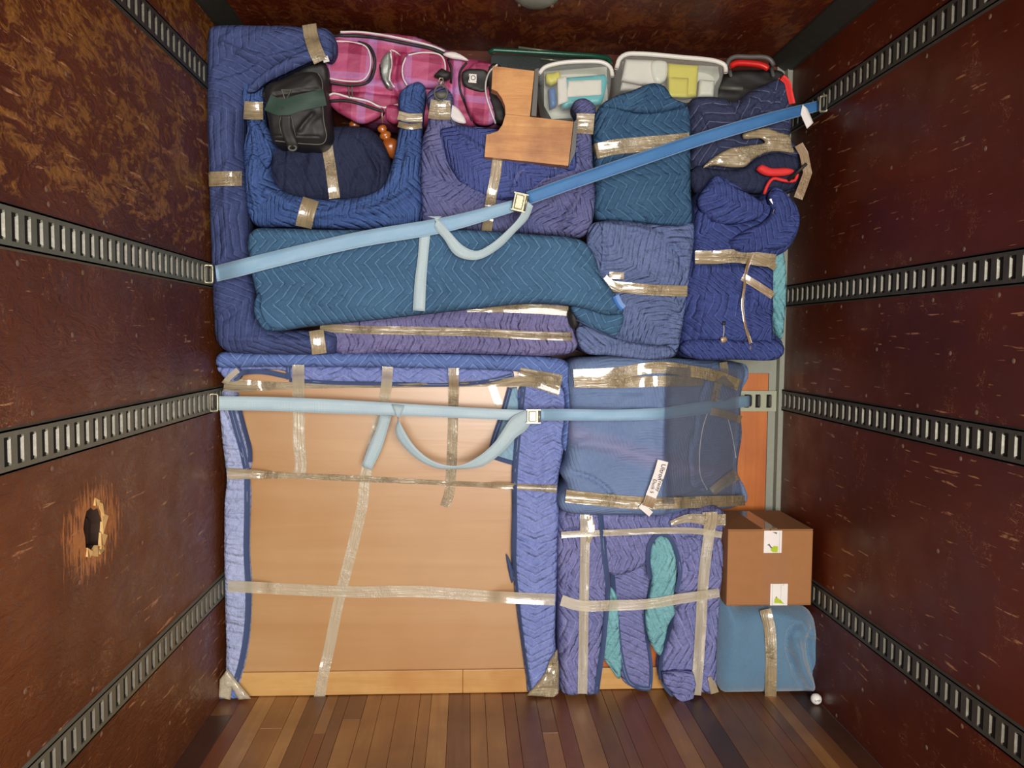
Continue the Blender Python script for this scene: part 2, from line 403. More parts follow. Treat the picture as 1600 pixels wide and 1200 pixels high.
# ---------------------------------------------------------------- materials
def wallmat(name, base, dark, wornc, axes, zone=None, worn=.0, hole=None, rough=.3, scratch=.5, wscale=1.):
    """Varnished plywood lining; axes: which world axis runs along (0) and up (2)."""
    g = G(name); v = g.geo()
    a = g.noise(v, 1.3, 4, .6); b = g.noise(g.mapv(v, axes[0]), 1, 5, .65, 1.5)
    col = g.mix(g.ramp(a, .3, .7), lin(base), lin(dark))
    col = g.mix(g.math('MULTIPLY', g.ramp(b, .35, .75), .35), col, lin(dark))
    hgt = g.math('MULTIPLY', b, .2)
    if worn:
        n1 = g.noise(g.mapv(v, (10*wscale, 6*wscale, 13*wscale), (.12, 0, 0)), 1, 5, .62, 1.1); n2 = g.noise(g.mapv(v, (30*wscale, 14*wscale, 30*wscale), (.2, 0, 0)), 1, 4, .6, 2.2)
        m = g.math('ADD', g.math('MULTIPLY', n1, .6), g.math('MULTIPLY', n2, .4))
        x, y, z = g.xyz(v)
        if zone: m = g.math('SUBTRACT', m, g.math('MULTIPLY', g.math('SUBTRACT', 1, zone(g, x, y, z)), .35))
        mask = g.ramp(m, .485, .57); m2 = g.ramp(m, .40, .485)
        col = g.mix(g.math('MULTIPLY', m2, .35), col, lin(dark))
        col = g.mix(g.math('MULTIPLY', mask, worn), col, g.mix(g.noise(v, 30, 4), lin(wornc), tuple(q*.55 for q in lin(wornc)[:3])+(1,)))
        hgt = g.math('ADD', hgt, g.math('MULTIPLY', n2, .9))
    # scratches and scuffs
    s1 = g.noise(g.mapv(v, axes[1], (.35, .35, 0)), 1, 2, .5, .35); s2 = g.noise(g.mapv(v, axes[2], (-.5, -.5, 0)), 1, 2, .5, .35)
    l1 = g.math('LESS_THAN', g.math('ABSOLUTE', g.math('SUBTRACT', s1, .5)), .006); l2 = g.math('LESS_THAN', g.math('ABSOLUTE', g.math('SUBTRACT', s2, .52)), .005)
    msk = g.ramp(g.noise(v, 7.5, 3, .6), .57, .64)
    sc = g.math('MULTIPLY', g.math('MAXIMUM', l1, l2), msk)
    col = g.mix(g.math('MULTIPLY', sc, scratch), col, lin((186, 130, 90)))
    d1 = g.noise(g.mapv(v, axes[3], (.12, .12, 0)), 1, 2, .5, .2); d2 = g.noise(v, 40, 3)
    dsh = g.math('MULTIPLY', g.ramp(d1, .67, .69), g.ramp(g.math('ADD', g.math('MULTIPLY', d2, .4), g.math('MULTIPLY', g.noise(v, 2.1, 2), .6)), .46, .53))
    col = g.mix(g.math('MULTIPLY', dsh, scratch*1.1), col, lin((204, 150, 104)))
    scuff = g.math('MULTIPLY', g.ramp(g.noise(g.mapv(v, (9, 9, 14), (0, .4, .3)), 1, 4, .6, .5), .69, .80), .22)
    col = g.mix(scuff, col, lin((150, 110, 92)))
    if hole is not None:
        d = g.n('VectorMath', operation='SUBTRACT'); g.put(d.inputs[0], v); d.inputs[1].default_value = hole
        d2 = g.n('VectorMath', operation='MULTIPLY'); g.put(d2.inputs[0], d.outputs[0]); d2.inputs[1].default_value = (1, 4.6, 6.5)
        L = g.n('VectorMath', operation='LENGTH'); g.put(L.inputs[0], d2.outputs[0])
        near = g.math('SUBTRACT', 1.15, L.outputs['Value'], clamp=True)
        st = g.noise(g.mapv(v, (1, 95, 14), (.2, 0, 0)), 1, 4, .6, .6)
        hm = g.ramp(g.math('ADD', g.math('MULTIPLY', near, .45), st), .70, .80)
        col = g.mix(g.math('MULTIPLY', hm, .8), col, lin((196, 124, 66)))
    nrm = g.bump(hgt, .008 if worn else .003, .8)
    return g.fin(col, g.ramp(g.noise(v, 9, 4), .3, .8, (rough-.08,)*3+(1,), (rough+.22,)*3+(1,)), nrm, Coat_Weight=.05, Coat_Roughness=.2, Specular_IOR_Level=.25)

HOLE = PW(146, 828, XL)
def zleft(g, x, y, z): return g.math('MULTIPLY', g.math('SUBTRACT', z, 1.52), 3.4, clamp=True)
M_WL = wallmat('varnished_plywood_left', (120, 66, 34), (82, 40, 18), (172, 116, 52), ((2, 2, 30), (3, 22, 60), (3, 70, 18), (6, 7, 85)), zleft, .85, tuple(HOLE), .30, .6)
M_WR = wallmat('varnished_plywood_right', (100, 40, 18), (68, 25, 11), (120, 72, 34), ((2, 2, 30), (3, 22, 60), (3, 70, 18), (6, 7, 85)), None, 0, None, .36, .45)
M_CE = wallmat('varnished_plywood_ceiling', (112, 44, 18), (66, 21, 8), (144, 78, 34), ((4, 26, 2), (22, 60, 3), (60, 18, 3), (85, 7, 6)), None, .7, None, .45, .3, .7)
def metal(name, c, rough=.5, met=.6, wear=.4, c2=(150, 145, 125)):
    g = G(name); v = g.geo()
    f = g.ramp(g.noise(v, 35, 5, .65), .5, .75)
    col = g.mix(g.math('MULTIPLY', f, wear), lin(c), lin(c2))
    return g.fin(col, rough, g.bump(g.noise(v, 120, 3), .0008, .5), Metallic=met)
M_RAIL = metal('worn_grey_rail', (112, 112, 96), .5, .25, .3)
M_RAILD = metal('dark_grey_rail', (68, 66, 58), .55, .25, .25, (110, 104, 94))
M_LIP = metal('bright_worn_lip', (104, 100, 88), .45, .3, .5, (150, 146, 130))
M_RAILP = metal('painted_rail_beige', (158, 160, 136), .5, .15, .2, (190, 188, 165))
M_DARK = plain('dark_void', (14, 12, 10), .9)
M_SCREW = metal('screw_head', (150, 120, 100), .4, .6)
M_POST = metal('grey_painted_post', (140, 142, 128), .55, .2, .3, (165, 165, 150))
M_TRIM = metal('dark_corner_trim', (50, 48, 42), .6, .3, .3, (85, 78, 66))
M_ORANGE = wood('orange_plywood', (205, 120, 50), (186, 98, 34), (160, 80, 30), 'Z', .4, .6)
M_PANEL = wood('cabinet_back_plywood', (190, 150, 102), (178, 132, 82), (166, 112, 54), 'X', .32, .22, coat=.35)
M_RAILW = wood('cabinet_bottom_rail', (210, 168, 104), (196, 148, 82), (180, 124, 62), 'X', .4, .8)
M_PINE = wood('old_pine', (214, 158, 92), (186, 122, 62), (138, 82, 40), 'X', .5, 1.6)
M_TURN = wood('orange_turned_wood', (196, 112, 44), (176, 92, 32), (150, 74, 24), 'Z', .22, 1.5, coat=.7)
M_CARD = plain('cardboard', (160, 108, 62), .75)
M_CARDIN = plain('cardboard_dark', (150, 98, 60), .8)
QN = quilt('navy_quilt', (66, 80, 132), (56, 68, 116), (110, 122, 170), .030, .30, .7, .006, .35, False)
QB = quilt('bright_blue_quilt', (64, 96, 160), (54, 80, 144), (96, 132, 190), .026, .14, .8, .010, .35, False)
QD = quilt('dark_navy_quilt', (40, 46, 74), (32, 38, 64), (58, 66, 96), .034, .3, .3, .005, .25, False)
QP = quilt('purple_quilt', (104, 106, 156), (88, 94, 150), (138, 140, 186), .026, .15, .9, .010, .35, False)
QPB = quilt('royal_violet_quilt', (74, 90, 160), (66, 78, 148), (104, 118, 180), .024, .12, .9, .011, .35, False)
QT = quilt('teal_quilt', (60, 102, 138), (52, 90, 126), (108, 152, 180), .036, .165, .85, .006, .5, False)
QT2 = quilt('deep_teal_quilt', (54, 94, 130), (44, 80, 116), (92, 134, 166), .036, .14, .9, .009, .5, False)
QL = quilt('navy_red_edged_quilt', (54, 60, 92), (46, 52, 82), (118, 122, 150), .040, .2, .7, .008, .5, False)
QM = quilt('cobalt_quilt', (58, 74, 142), (50, 64, 128), (98, 116, 180), .030, .16, .8, .010, .45, False)
QK = quilt('periwinkle_quilt', (104, 122, 170), (88, 106, 154), (136, 152, 194), .026, .28, .6, .012, .3, False)
QV = quilt('mauve_quilt', (126, 120, 170), (110, 108, 160), (150, 148, 196), .026, .16, .4, .012, .3, False)
QS = quilt('pale_lavender_quilt', (176, 186, 226), (160, 172, 216), (190, 200, 232), .036, .2, .15, .011, .2, False)
QR = quilt('violet_blue_quilt', (128, 144, 210), (116, 132, 200), (164, 174, 222), .034, .17, .55, .011, .45, True)
QR2 = quilt('sky_violet_quilt', (90, 118, 184), (84, 108, 176), (146, 170, 214), .036, .2, 1.0, .006, .8, False)
QO = quilt('lilac_quilt', (124, 126, 184), (108, 114, 172), (164, 168, 212), .030, .3, .5, .012, .45, True)
QA = quilt('aqua_quilt', (120, 184, 190), (104, 168, 178), (144, 200, 204), .034, .3, .5, .010, .3, True)
QC = quilt('sky_teal_flap', (140, 178, 200), (126, 166, 190), (150, 186, 204), .03, .3, .5, .005, .2, False)
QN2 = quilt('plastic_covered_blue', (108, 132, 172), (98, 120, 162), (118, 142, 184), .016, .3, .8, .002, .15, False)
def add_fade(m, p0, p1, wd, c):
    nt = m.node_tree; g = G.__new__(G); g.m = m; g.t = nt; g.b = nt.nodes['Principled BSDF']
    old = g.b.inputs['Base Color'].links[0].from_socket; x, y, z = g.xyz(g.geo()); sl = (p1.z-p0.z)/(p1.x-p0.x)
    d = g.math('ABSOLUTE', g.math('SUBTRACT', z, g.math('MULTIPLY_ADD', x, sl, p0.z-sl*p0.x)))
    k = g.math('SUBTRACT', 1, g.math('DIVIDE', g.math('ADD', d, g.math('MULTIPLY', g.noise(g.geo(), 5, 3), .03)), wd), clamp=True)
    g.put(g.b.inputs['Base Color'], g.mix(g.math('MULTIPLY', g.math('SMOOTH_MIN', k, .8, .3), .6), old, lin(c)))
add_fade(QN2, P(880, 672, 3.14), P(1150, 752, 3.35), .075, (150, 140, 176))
def fleece(name, c1, c2):
    g = G(name); uv = g.uv()
    col = g.mix(g.noise(uv, 6, 4, .6), lin(c1), lin(c2)); col = g.mix(g.math('MULTIPLY', g.noise(uv, 240, 3), .25), col, (.02, .05, .1, 1))
    return g.fin(col, .95, g.bump(g.math('ADD', g.noise(uv, 260, 3), g.math('MULTIPLY', g.noise(uv, 14, 3, .6, .8), 2)), .004, .8), Sheen_Weight=.35)
M_FLEECE = fleece('blue_fleece', (102, 138, 164), (84, 120, 148))
M_BIND = plain('dark_binding', (60, 76, 114), .8)
M_BIND2 = plain('pale_binding_stitch', (140, 156, 196), .8)
M_RED = plain('red_binding', (224, 50, 48), .7)
M_TAPE = tapemat('packing_tape', (190, 170, 132), .24, 1.0)
M_TAPEC = tapemat('clear_packing_tape', (216, 196, 156), .14, 1.3, .22)
M_TAPEF = tapemat('flat_tape_on_wood', (255, 240, 204), .2, .4, .38)
M_TAPEK = tapemat('kraft_tape_strip', (176, 144, 104), .4, .5)
def webmat(name, c, c2):
    g = G(name); uv = g.uv(); x, y, _ = g.xyz(uv)
    rib = g.math('PINGPONG', x, .0028); rows = g.math('PINGPONG', y, .004)
    e = g.math('GREATER_THAN', g.math('ABSOLUTE', g.math('SUBTRACT', y, .025)), .0215)
    col = g.mix(g.ramp(g.noise(g.mapv(uv, (6, 20, 1)), 1, 4), .35, .7), lin(c), lin(c2)); col = g.mix(g.math('MULTIPLY', e, .35), col, lin((190, 205, 215)))
    return g.fin(col, .6, g.bump(g.math('ADD', g.math('MULTIPLY', rib, 300), g.math('MULTIPLY', rows, 100)), .0008, .6))
M_WEB = webmat('blue_webbing', (66, 122, 176), (54, 106, 162))
M_WEBL = webmat('pale_blue_webbing', (176, 196, 204), (160, 184, 196))
M_WEBM = webmat('mid_blue_webbing', (142, 176, 200), (124, 162, 190))
M_WEBG = webmat('faded_grey_blue_webbing', (172, 190, 194), (154, 178, 186))
M_STEEL = metal('zinc_steel', (150, 146, 122), .34, .6, .3, (190, 186, 160))
M_BLACK = plain('black_nylon', (34, 32, 30), .6)
M_GREEN = plain('dark_green_nylon', (38, 64, 52), .55)
M_SEAM = plain('grey_piping', (92, 92, 82), .6)
M_WHITE = plain('white_trim', (226, 218, 214), .55)
M_PLW = plain('white_plastic', (232, 230, 220), .35)
M_PAPER = plain('paper', (236, 230, 224), .8)
M_INK = plain('ink', (50, 44, 44), .8)
M_YEL = plain('yellow_plastic', (222, 208, 54), .4)
M_TEALP = plain('turquoise_plastic', (70, 186, 200), .35)
M_LIME = plain('lime_print', (176, 196, 40), .7)
M_BLUEP = plain('blue_plastic', (60, 116, 186), .4)
M_GLOSSR = plain('glossy_red', (214, 34, 30), .35)
M_GREENP = plain('dark_green_plastic', (24, 78, 58), .3); M_GREEND = plain('deep_green_plastic', (10, 26, 22), .35)
M_GREYP = plain('grey_plastic', (92, 90, 86), .45)
M_MESH = metal('silver_mesh', (170, 176, 170), .3, .6, .6, (220, 224, 218))
def plaid():
    g = G('pink_plaid'); x, y, _ = g.xyz(g.uv())
    def bands(t, per, a, b): f = g.math('FRACT', g.math('DIVIDE', t, per)); return g.math('MULTIPLY', g.math('GREATER_THAN', f, a), g.math('LESS_THAN', f, b))
    col = lin((186, 84, 122)); P_ = .165
    bx, by = bands(x, P_, .0, .30), bands(y, P_, .05, .35)
    lx, ly = bands(x, P_, .42, .62), bands(y, P_, .48, .64)
    col = g.mix(g.math('MULTIPLY', g.math('ADD', bx, by), .5), col, lin((140, 28, 70)))
    col = g.mix(g.math('MULTIPLY', g.math('ADD', lx, ly), .40), col, lin((176, 138, 200)))
    col = g.mix(g.math('MULTIPLY', g.noise(g.uv(), 30, 4), .25), col, lin((120, 40, 80)))
    return g.fin(col, .6, g.bump(g.noise(g.uv(), 26, 4, .6, .5), .006, .7))
M_PLAID = plaid()
def clearp(name, c, a):
    g = G(name); tr = g.n('BsdfTransparent'); tr.inputs[0].default_value = lin(c); mx = g.n('MixShader')
    lw = g.n('LayerWeight'); lw.inputs[0].default_value = .35
    g.put(mx.inputs[0], g.math('MULTIPLY_ADD', lw.outputs[1], .25, a, clamp=True))
    g.fin(lin(c), .28, g.bump(g.noise(g.geo(), 22, 3), .004, .4)); g.t.links.new(tr.outputs[0], mx.inputs[1]); g.t.links.new(g.b.outputs[0], mx.inputs[2]); g.t.links.new(mx.outputs[0], g.out.inputs[0])
    return g.m
M_CLEAR = clearp('milky_clear_plastic', (246, 248, 244), .10)
M_FILM = clearp('shrink_film', (206, 208, 214), .04)

# ---------------------------------------------------------------- structure
def slab(name, a, b, mat): return MB().box(a, b).build(name, mat, None, kind='structure')
# left wall with the torn hole
hp = [(132,812),(135,799),(142,793),(146,797),(152,794),(156,806),(160,818),(158,832),(161,845),(156,856),(151,852),(147,861),(139,857),(134,858),(133,840),(130,826)]
hole2 = [(lambda q: (q.y, q.z))(PW(x, y, XL)) for x, y in hp]
rect = [(YO, 0), (YB, 0), (YB, ZC), (YO, ZC)]
pts = rect+hole2; edges = [(i, (i+1) % 4) for i in range(4)]+[(4+i, 4+(i+1) % len(hp)) for i in range(len(hp))]
vo, _, fo, _, _, _ = delaunay_2d_cdt([Vector(p) for p in pts], edges, [], 0, 1e-6)
def inpoly(x, y, poly):
    c = False
    for i in range(len(poly)):
        a, b = poly[i], poly[(i+1) % len(poly)]
        if (a[1] > y) != (b[1] > y) and x < (b[0]-a[0])*(y-a[1])/(b[1]-a[1])+a[0]: c = not c
    return c
fo = [f for f in fo if not inpoly(sum(vo[i].x for i in f)/3, sum(vo[i].y for i in f)/3, hole2) and inpoly(sum(vo[i].x for i in f)/3, sum(vo[i].y for i in f)/3, rect)]
mb = MB(); mb.add([(XL, v.x, v.y) for v in vo], [tuple(f) if (lambda a, b, c: (b-a).cross(c-a))(vo[f[0]].to_3d(), vo[f[1]].to_3d(), vo[f[2]].to_3d()).z > 0 else tuple(f)[::-1] for f in fo])
mb.box((XL-.06, YO, 0), (XL-.045, YB, ZC))
nh = len(hole2); hs = MB().add([(XL, *q) for q in hole2]+[(XL-.045, *q) for q in hole2], [(i, (i+1) % nh, (i+1) % nh+nh, i+nh) for i in range(nh)])
WL = mb.build('wall_left', M_WL, None, kind='structure')
M_SPL = plain('raw_splinter_wood', (206, 166, 104), .8); M_RAW = plain('dark_torn_wood', (50, 30, 18), .9); hs.build('hole_edge', M_RAW, WL)
def shard(pts_, th, mat, nm='splinter', out=.006):
    q = [PW(x, y, XL) for x, y in pts_]; v = [p+Vector((out*(.3+.7*(i % 2)), 0, 0)) for i, p in enumerate(q)]+[p+Vector((-th, 0, 0)) for p in q]; n = len(q)
    mesh(nm, v, [tuple(range(n)), tuple(range(n, 2*n))[::-1]]+[(i, i+n, (i+1) % n+n, (i+1) % n) for i in range(n)], mat, WL, None, False)
for s in ([(152,783),(157,787),(163,803),(160,806),(155,795)], [(158,800),(166,806),(163,822),(158,834),(159,815)], [(157,832),(165,836),(161,855),(155,858)],
          [(136,856),(142,862),(140,872),(134,870)], [(144,860),(149,852),(153,858),(150,870),(143,868)], [(152,856),(158,852),(163,858),(154,866)], [(148,778),(153,782),(151,792),(146,790)]):
    shard(s, .004, M_SPL)
mbx = MB()
for s in ([(134,805),(141,800),(143,852),(136,856)], [(144,800),(149,798),(151,850),(146,855)], [(152,810),(157,815),(156,848),(153,850)]):
    q = [PW(x, y, XL)+Vector((-.026, 0, 0)) for x, y in s]; mbx.prism(q, (-.01, 0, 0))
mbx.build('torn_core', M_RAW, WL); yh = [q[0] for q in hole2]; zh = [q[1] for q in hole2]
MB().box((XL-.044, min(yh)-.01, min(zh)-.01), (XL-.040, max(yh)+.01, max(zh)+.01)).build('cavity_shade', M_DARK, WL)  # near-black plane added so the hole reads as unlit; its shade is in the colour
WR = slab('wall_right', (XR, YO, 0), (XR+.04, YB, ZC), M_WR)
CE = slab('ceiling', (XL-.04, YO, ZC), (XR+.04, YB, ZC+.04), M_CE)
WB = slab('wall_back', (XL-.04, YB, 0), (XR+.04, YB+.04, ZC), M_WR)
FL = slab('floor', (XL-.04, YO, -.05), (XR+.04, YB, -.022), M_DARK)
pl = [wood('floor_board_'+n, *c, 'Y', .38, .8, coat=.15) for n, c in {
    'golden': ((172, 124, 70), (150, 102, 54), (124, 80, 42)), 'brown': ((134, 88, 50), (114, 70, 38), (94, 56, 30)),
    'dark': ((84, 50, 30), (70, 40, 24), (58, 33, 20)), 'red': ((138, 82, 42), (120, 68, 34), (100, 54, 28)), 'pale': ((196, 152, 96), (172, 124, 72), (142, 98, 54))}.items()]
x = XL; k = 0; rs = random.Random(12)
while x < XR-.004:
    wd = rs.choice((.05, .06, .07, .085, .045)); x1 = min(x+wd, XR)
    if XR-x1 < .02: x1 = XR
    y = YO; cuts = sorted([rs.uniform(2.5, 3.6) if rs.random() < .3 else rs.uniform(1.2, 2.2)]+[rs.uniform(-.5, 1.)])
    u = (x-XL)/(XR-XL)
    for y1 in cuts+[YB]:
        m = rs.choices(pl, (4, 5, 2 if u < .55 else 5, 5, 1.2 if .08 < u else 3))[0]
        dz = rs.uniform(0, .0015)
        MB().box((x+.0006, y+.0008, -.022), (x1-.0006, y1-.0008, -dz), bev=.001).build('plank', m, FL, smooth=False); y = y1
    x = x1
# corner trims along the ceiling, and the bulkhead frame on the right
def chamf(name, x, s, mat, wid=.11):
    MB().prism([(x, YO, ZC), (x+s*wid, YO, ZC), (x+s*wid, YO, ZC-.012), (x+s*.015, YO, ZC-.06), (x, YO, ZC-.06)], (0, YB-YO, 0)).build(name, mat, None, kind='structure')
chamf('trim_1', XL, 1, M_TRIM, .07); chamf('trim_2', XR, -1, M_TRIM, .09)
px_ = P(1197, 700, YB).x
MB().box((px_, YB-.012, 0), (XR-.022, YB, ZC)).box((XR-.022, YB-.05, 0), (XR, YB, ZC)).build('trim_3', M_POST, None, kind='structure')
zt = P(1180, 566, YB).z; zb = P(1180, 583, YB).z
MB().box((px_-.45, YB-.014, zb), (px_-.001, YB, zt+.05)).build('trim_4', M_POST, None, kind='structure')
MB().box((px_-.45, YB-.006, .02), (px_-.001, YB, zb-.001)).build('orange_panel', M_ORANGE, WB)

# ---------------------------------------------------------------- cargo tracks
RH = .0925; PITCHS = .0508
def track(side, zc, ph, label, mat, y0=YO+.05, y1=YB-.006):
    x = XL if side < 0 else XR; s = -side
    t = thing('cargo_track', (x, y0, zc), label, 'cargo track', 'slotted steel cargo tracks on the truck walls')
    h = RH/2; sh = .031; n0 = math.ceil((y0+.03-ph)/PITCHS); ys = [ph+PITCHS*k for k in range(n0, int((y1-.03-ph)/PITCHS)+1)]
    mb = MB(); X0, X1 = sorted((x+s*.004, x+s*.009))
    for za, zb_ in ((sh, h), (-h, -sh)): mb.box((X0, y0, zc+za), (X1, y1, zc+zb_))
    e = [y0]+[q for yy in ys for q in (yy-.0125, yy+.0125)]+[y1]
    for a, b in zip(e[::2], e[1::2]): mb.box((X0, a, zc-sh), (X1, b, zc+sh))
    for za in (h, -h):                            # rolled outer flange
        mb.prism([(x+s*.009, y0, zc+za*.9), (x+s*.009, y0, zc+za), (x, y0, zc+za*1.08), (x, y0, zc+za)], (0, y1-y0, 0))
    mb.build('rail', mat, t)
    MB().box((min(x, x+s*.003), y0, zc-h), (max(x, x+s*.003), y1, zc+h)).build('slot_shade', M_DARK, t)  # near-black sheet over the wall: the shade inside the slots, put in as colour
    lm = None
    for yy in ys:
        if yy < .9: continue
        if lm is None:
            a = MB().prism([(x+s*.0095, yy+.0125, zc-sh+.004), (x+s*.0095, yy+.0125, zc+sh-.004), (x+s*.0036, yy+.0095, zc+sh-.008), (x+s*.0036, yy+.0095, zc-sh+.008)], (0, .002, 0))
            o = a.build('slot_lip', M_LIP, t); lm = o.data; y_ref = yy
        else:
            o = link('slot_lip', lm, t); o.location = (0, yy-y_ref, 0)
    return t
track(-1, CAMZ+.9525, 1.753, 'top slotted steel cargo track on the left wall, behind the tall navy bundle', M_RAILD)
track(-1, CAMZ+.2248, 1.753, 'upper middle slotted cargo track on the left wall holding the upper strap', M_RAIL)
track(-1, CAMZ-.2512, 1.753, 'lower middle slotted cargo track on the left wall holding the lower strap', M_RAIL)
track(-1, CAMZ-1.0072, 1.753, 'bottom slotted cargo track on the left wall near the floor', M_RAIL)
track(1, CAMZ+.9579, 1.997, 'top slotted cargo track on the right wall holding the upper strap', M_RAILD)
track(1, CAMZ+.1941, 1.997, 'upper middle slotted cargo track on the right wall beside the cobalt bundle', M_RAILD)
track(1, CAMZ-.271, 1.997, 'lower middle slotted cargo track on the right wall, meeting the bulkhead track', M_RAILD)
track(1, CAMZ-1.0328, 1.997, 'bottom slotted cargo track on the right wall beside the cardboard box', M_RAILD)
# the piece of track across the bulkhead
zc = P(1190, 626, YB).z; xr = XR-.024
t = thing('cargo_track', (xr-.3, YB-.014, zc), 'short beige painted slotted track across the bulkhead over orange plywood', 'cargo track')
xs = [xr-.035-PITCHS*k for k in range(9)]; h = RH/2; sh = .03; mb = MB(); x0 = xs[-1]-.03
mb.box((x0, YB-.028, zc+sh), (xr, YB-.018, zc+h)).box((x0, YB-.028, zc-h), (xr, YB-.018, zc-sh))
e = [x0]+[q for xx in xs[::-1] for q in (xx-.011, xx+.011)]+[xr]
for a, b in zip(e[::2], e[1::2]): mb.box((a, YB-.028, zc-sh), (b, YB-.018, zc+sh))
mb.build('rail', M_RAILP, t); MB().box((x0, YB-.018, zc-h), (xr, YB-.0145, zc+h)).build('slot_shade', M_DARK, t)  # same near-black sheet, painting the shade in the bulkhead track slots
for xx in xs: MB().prism([(xx+.011, YB-.0285, zc-sh+.004), (xx+.011, YB-.0285, zc+sh-.004), (xx+.004, YB-.018, zc+sh-.008), (xx+.004, YB-.018, zc-sh+.008)], (.003, 0, 0)).build('slot_lip', M_LIP, t)

def screws(parent, X, s, rowsz, ystep=.305, extra=()):
    mb = MB()
    def dome(y, z):
        n = 8; r = .0075; v = [(X+s*.0005, y+r*math.cos(2*math.pi*i/n), z+r*math.sin(2*math.pi*i/n)) for i in range(n)]+[(X+s*.002, y+r*.7*math.cos(2*math.pi*i/n), z+r*.7*math.sin(2*math.pi*i/n)) for i in range(n)]+[(X+s*.003, y, z)]
        mb.add(v, [(i, (i+1) % n, n+(i+1) % n, n+i) for i in range(n)]+[(n+i, n+(i+1) % n, 2*n) for i in range(n)])
    for j, z in enumerate(rowsz):
        y = .9+(j % 3)*.07
        while y < YB-.05: dome(y+random.uniform(-.015, .015), z+random.uniform(-.006, .006)); y += ystep
    for y, z in extra: dome(y, z)
    mb.build('screw_heads', M_SCREW, parent, kind='stuff')
rowsL = [CAMZ+q for q in (.9525+.07, .9525-.07, .2248+.072, .2248-.072, -.2512+.072, -.2512-.072, -1.0072+.072, -1.0072-.072)]
exL = [(lambda p: (p.y, p.z))(PW(x, y, XL)) for x, y in ((103,115),(198,280),(72,295),(113,523),(213,524),(215,662),(290,530),(295,803),(222,848),(124,910),(39,1080),(296,1075),(265,1130),(250,655))]
screws(WL, XL, 1, rowsL, extra=exL)
rowsR = [CAMZ+q for q in (.9579+.075, .9579-.075, .1941+.072, .1941-.072, -.271+.072, -.271-.072, -1.0328+.072, -1.0328-.072)]
exR = [(lambda p: (p.y, p.z))(PW(x, y, XR)) for x, y in ((1393,262),(1505,217),(1540,232),(1307,297),(1485,552),(1584,564),(1370,546),(1282,780),(1466,861),(1348,1078),(1307,1118),(1448,1168),(1348,370))]
screws(WR, XR, -1, rowsR, extra=exR)
# round vent fitting on the ceiling
p = CAM+ray(838, -6)*((ZC-CAMZ)/ray(838, -6).z); t = thing('ceiling_fitting', (p.x, p.y, ZC-.03), 'round grey metal fitting on the ceiling at the top edge', 'fitting')
mb = MB(); n = 20; prof = [(.085, 0), (.08, -.012), (.05, -.028), (.015, -.032)]
v = [(p.x+r*math.cos(2*math.pi*i/n), p.y+r*math.sin(2*math.pi*i/n), ZC+z) for r, z in prof for i in range(n)]
mb.add(v, [(j*n+i, j*n+(i+1) % n, (j+1)*n+(i+1) % n, (j+1)*n+i) for j in range(3) for i in range(n)]+[tuple(range(3*n, 4*n))]); mb.build('cover', M_POST, t, smooth=True)
for a in (.5, 2.6, 4.7): MB().tube([(p.x+.07*math.cos(a), p.y+.07*math.sin(a), ZC-.012), (p.x+.07*math.cos(a), p.y+.07*math.sin(a), ZC-.024)], .006).build('bolt', M_SCREW, t)
def base(x, y, Y): p = P(x, y, Y); return (p.x, p.y+.1, max(p.z, 0))
def rib(name, path, r, mat, parent, on, Y=None, lift=.004, n=6, closed=False):   # a cord laid on a surface
    on = [o.name for o in on]; sp = spline([(a, b) for a, b in path], 5, closed); ys = [hit(q[0], q[1], on, np.nan) for q in sp]
    ys = np.array(ys); ok = np.isfinite(ys)
    if ok.any(): ys = np.interp(np.arange(len(ys)), np.arange(len(ys))[ok], ys[ok])
    else: ys[:] = Y
    if Y is not None: ys = np.minimum(ys, Y)
    return MB().tube([P(q[0], q[1], y-lift) for q, y in zip(sp, ys)], r, n, closed).build(name, mat, parent, smooth=True)
PI = math.pi
# ------------------------------------------------ A: tall bracket-shaped navy bundle on the left
A = thing('wrapped_bed_frame', base(360, 550, 3.2), 'tall navy quilted C-shaped bundle standing against the left wall', 'wrapped furniture')
a = blob('quilted_cover', [(323,60),(327,42),(345,37),(400,37),(450,38),(485,40),(512,43),(522,56),(523,80),(514,92),(500,88),(484,92),(455,106),(428,120),(404,131),(386,142),(379,165),(377,210),(381,270),(385,340),(390,400),(396,450),(399,490),(412,508),(440,514),(480,516),(510,515),(526,522),(529,538),(522,551),(500,554),(440,554),(385,553),(350,548),(337,533),(332,490),(329,430),(326,350),(323,240),(321,140)],
         3.10, .16, .065, QN, A, rough=(.006, 5, 16, .9), rot=.6, seed=1,
         creases=[([(350,70),(400,90),(450,85),(490,70)], .012, .012, 'g'), ([(340,120),(370,110),(420,85),(480,62)], .010, -.012, 'g'), ([(385,120),(430,100),(480,80)], .008, -.010, 'g'),
                  ([(352,150),(362,220),(355,300),(358,400)], .02, .010, 'g'), ([(345,500),(375,480),(390,440)], .010, -.010, 'g'), ([(360,530),(430,530),(480,535)], .010, .008, 'g'),
                  ([(486,38),(497,95)], .018, -.016, 'g'), ([(324,280),(384,278)], .014, -.006, 'g'), ([(502,510),(503,556)], .016, -.012, 'g')])
tape('tape', [(326,280),(355,279),(378,279)], 23, M_TAPE, A, [a], wrap=1)
tape('tape', [(494,516),(497,535),(499,553)], 23, M_TAPE, A, [a])
mesh('paper_tag', [P(503,87,3.09), P(511,85,3.085), P(515,96,3.08), P(506,98,3.08)], [(0,1,2,3)], M_PAPER, A, 'small white tag', False)
rf = blob('rolled_fold', [(384,142),(400,122),(430,100),(460,84),(500,72),(518,78),(518,90),(500,90),(484,94),(450,110),(415,127),(395,142)], 3.075, .04, .022, QN, A, rough=(.004,5,14,.5), rot=2.2, seed=61)
tape('tape', [(483,38),(486,56),(492,76),(501,96)], 22, M_TAPE, A, [a, rf], wrap=0)
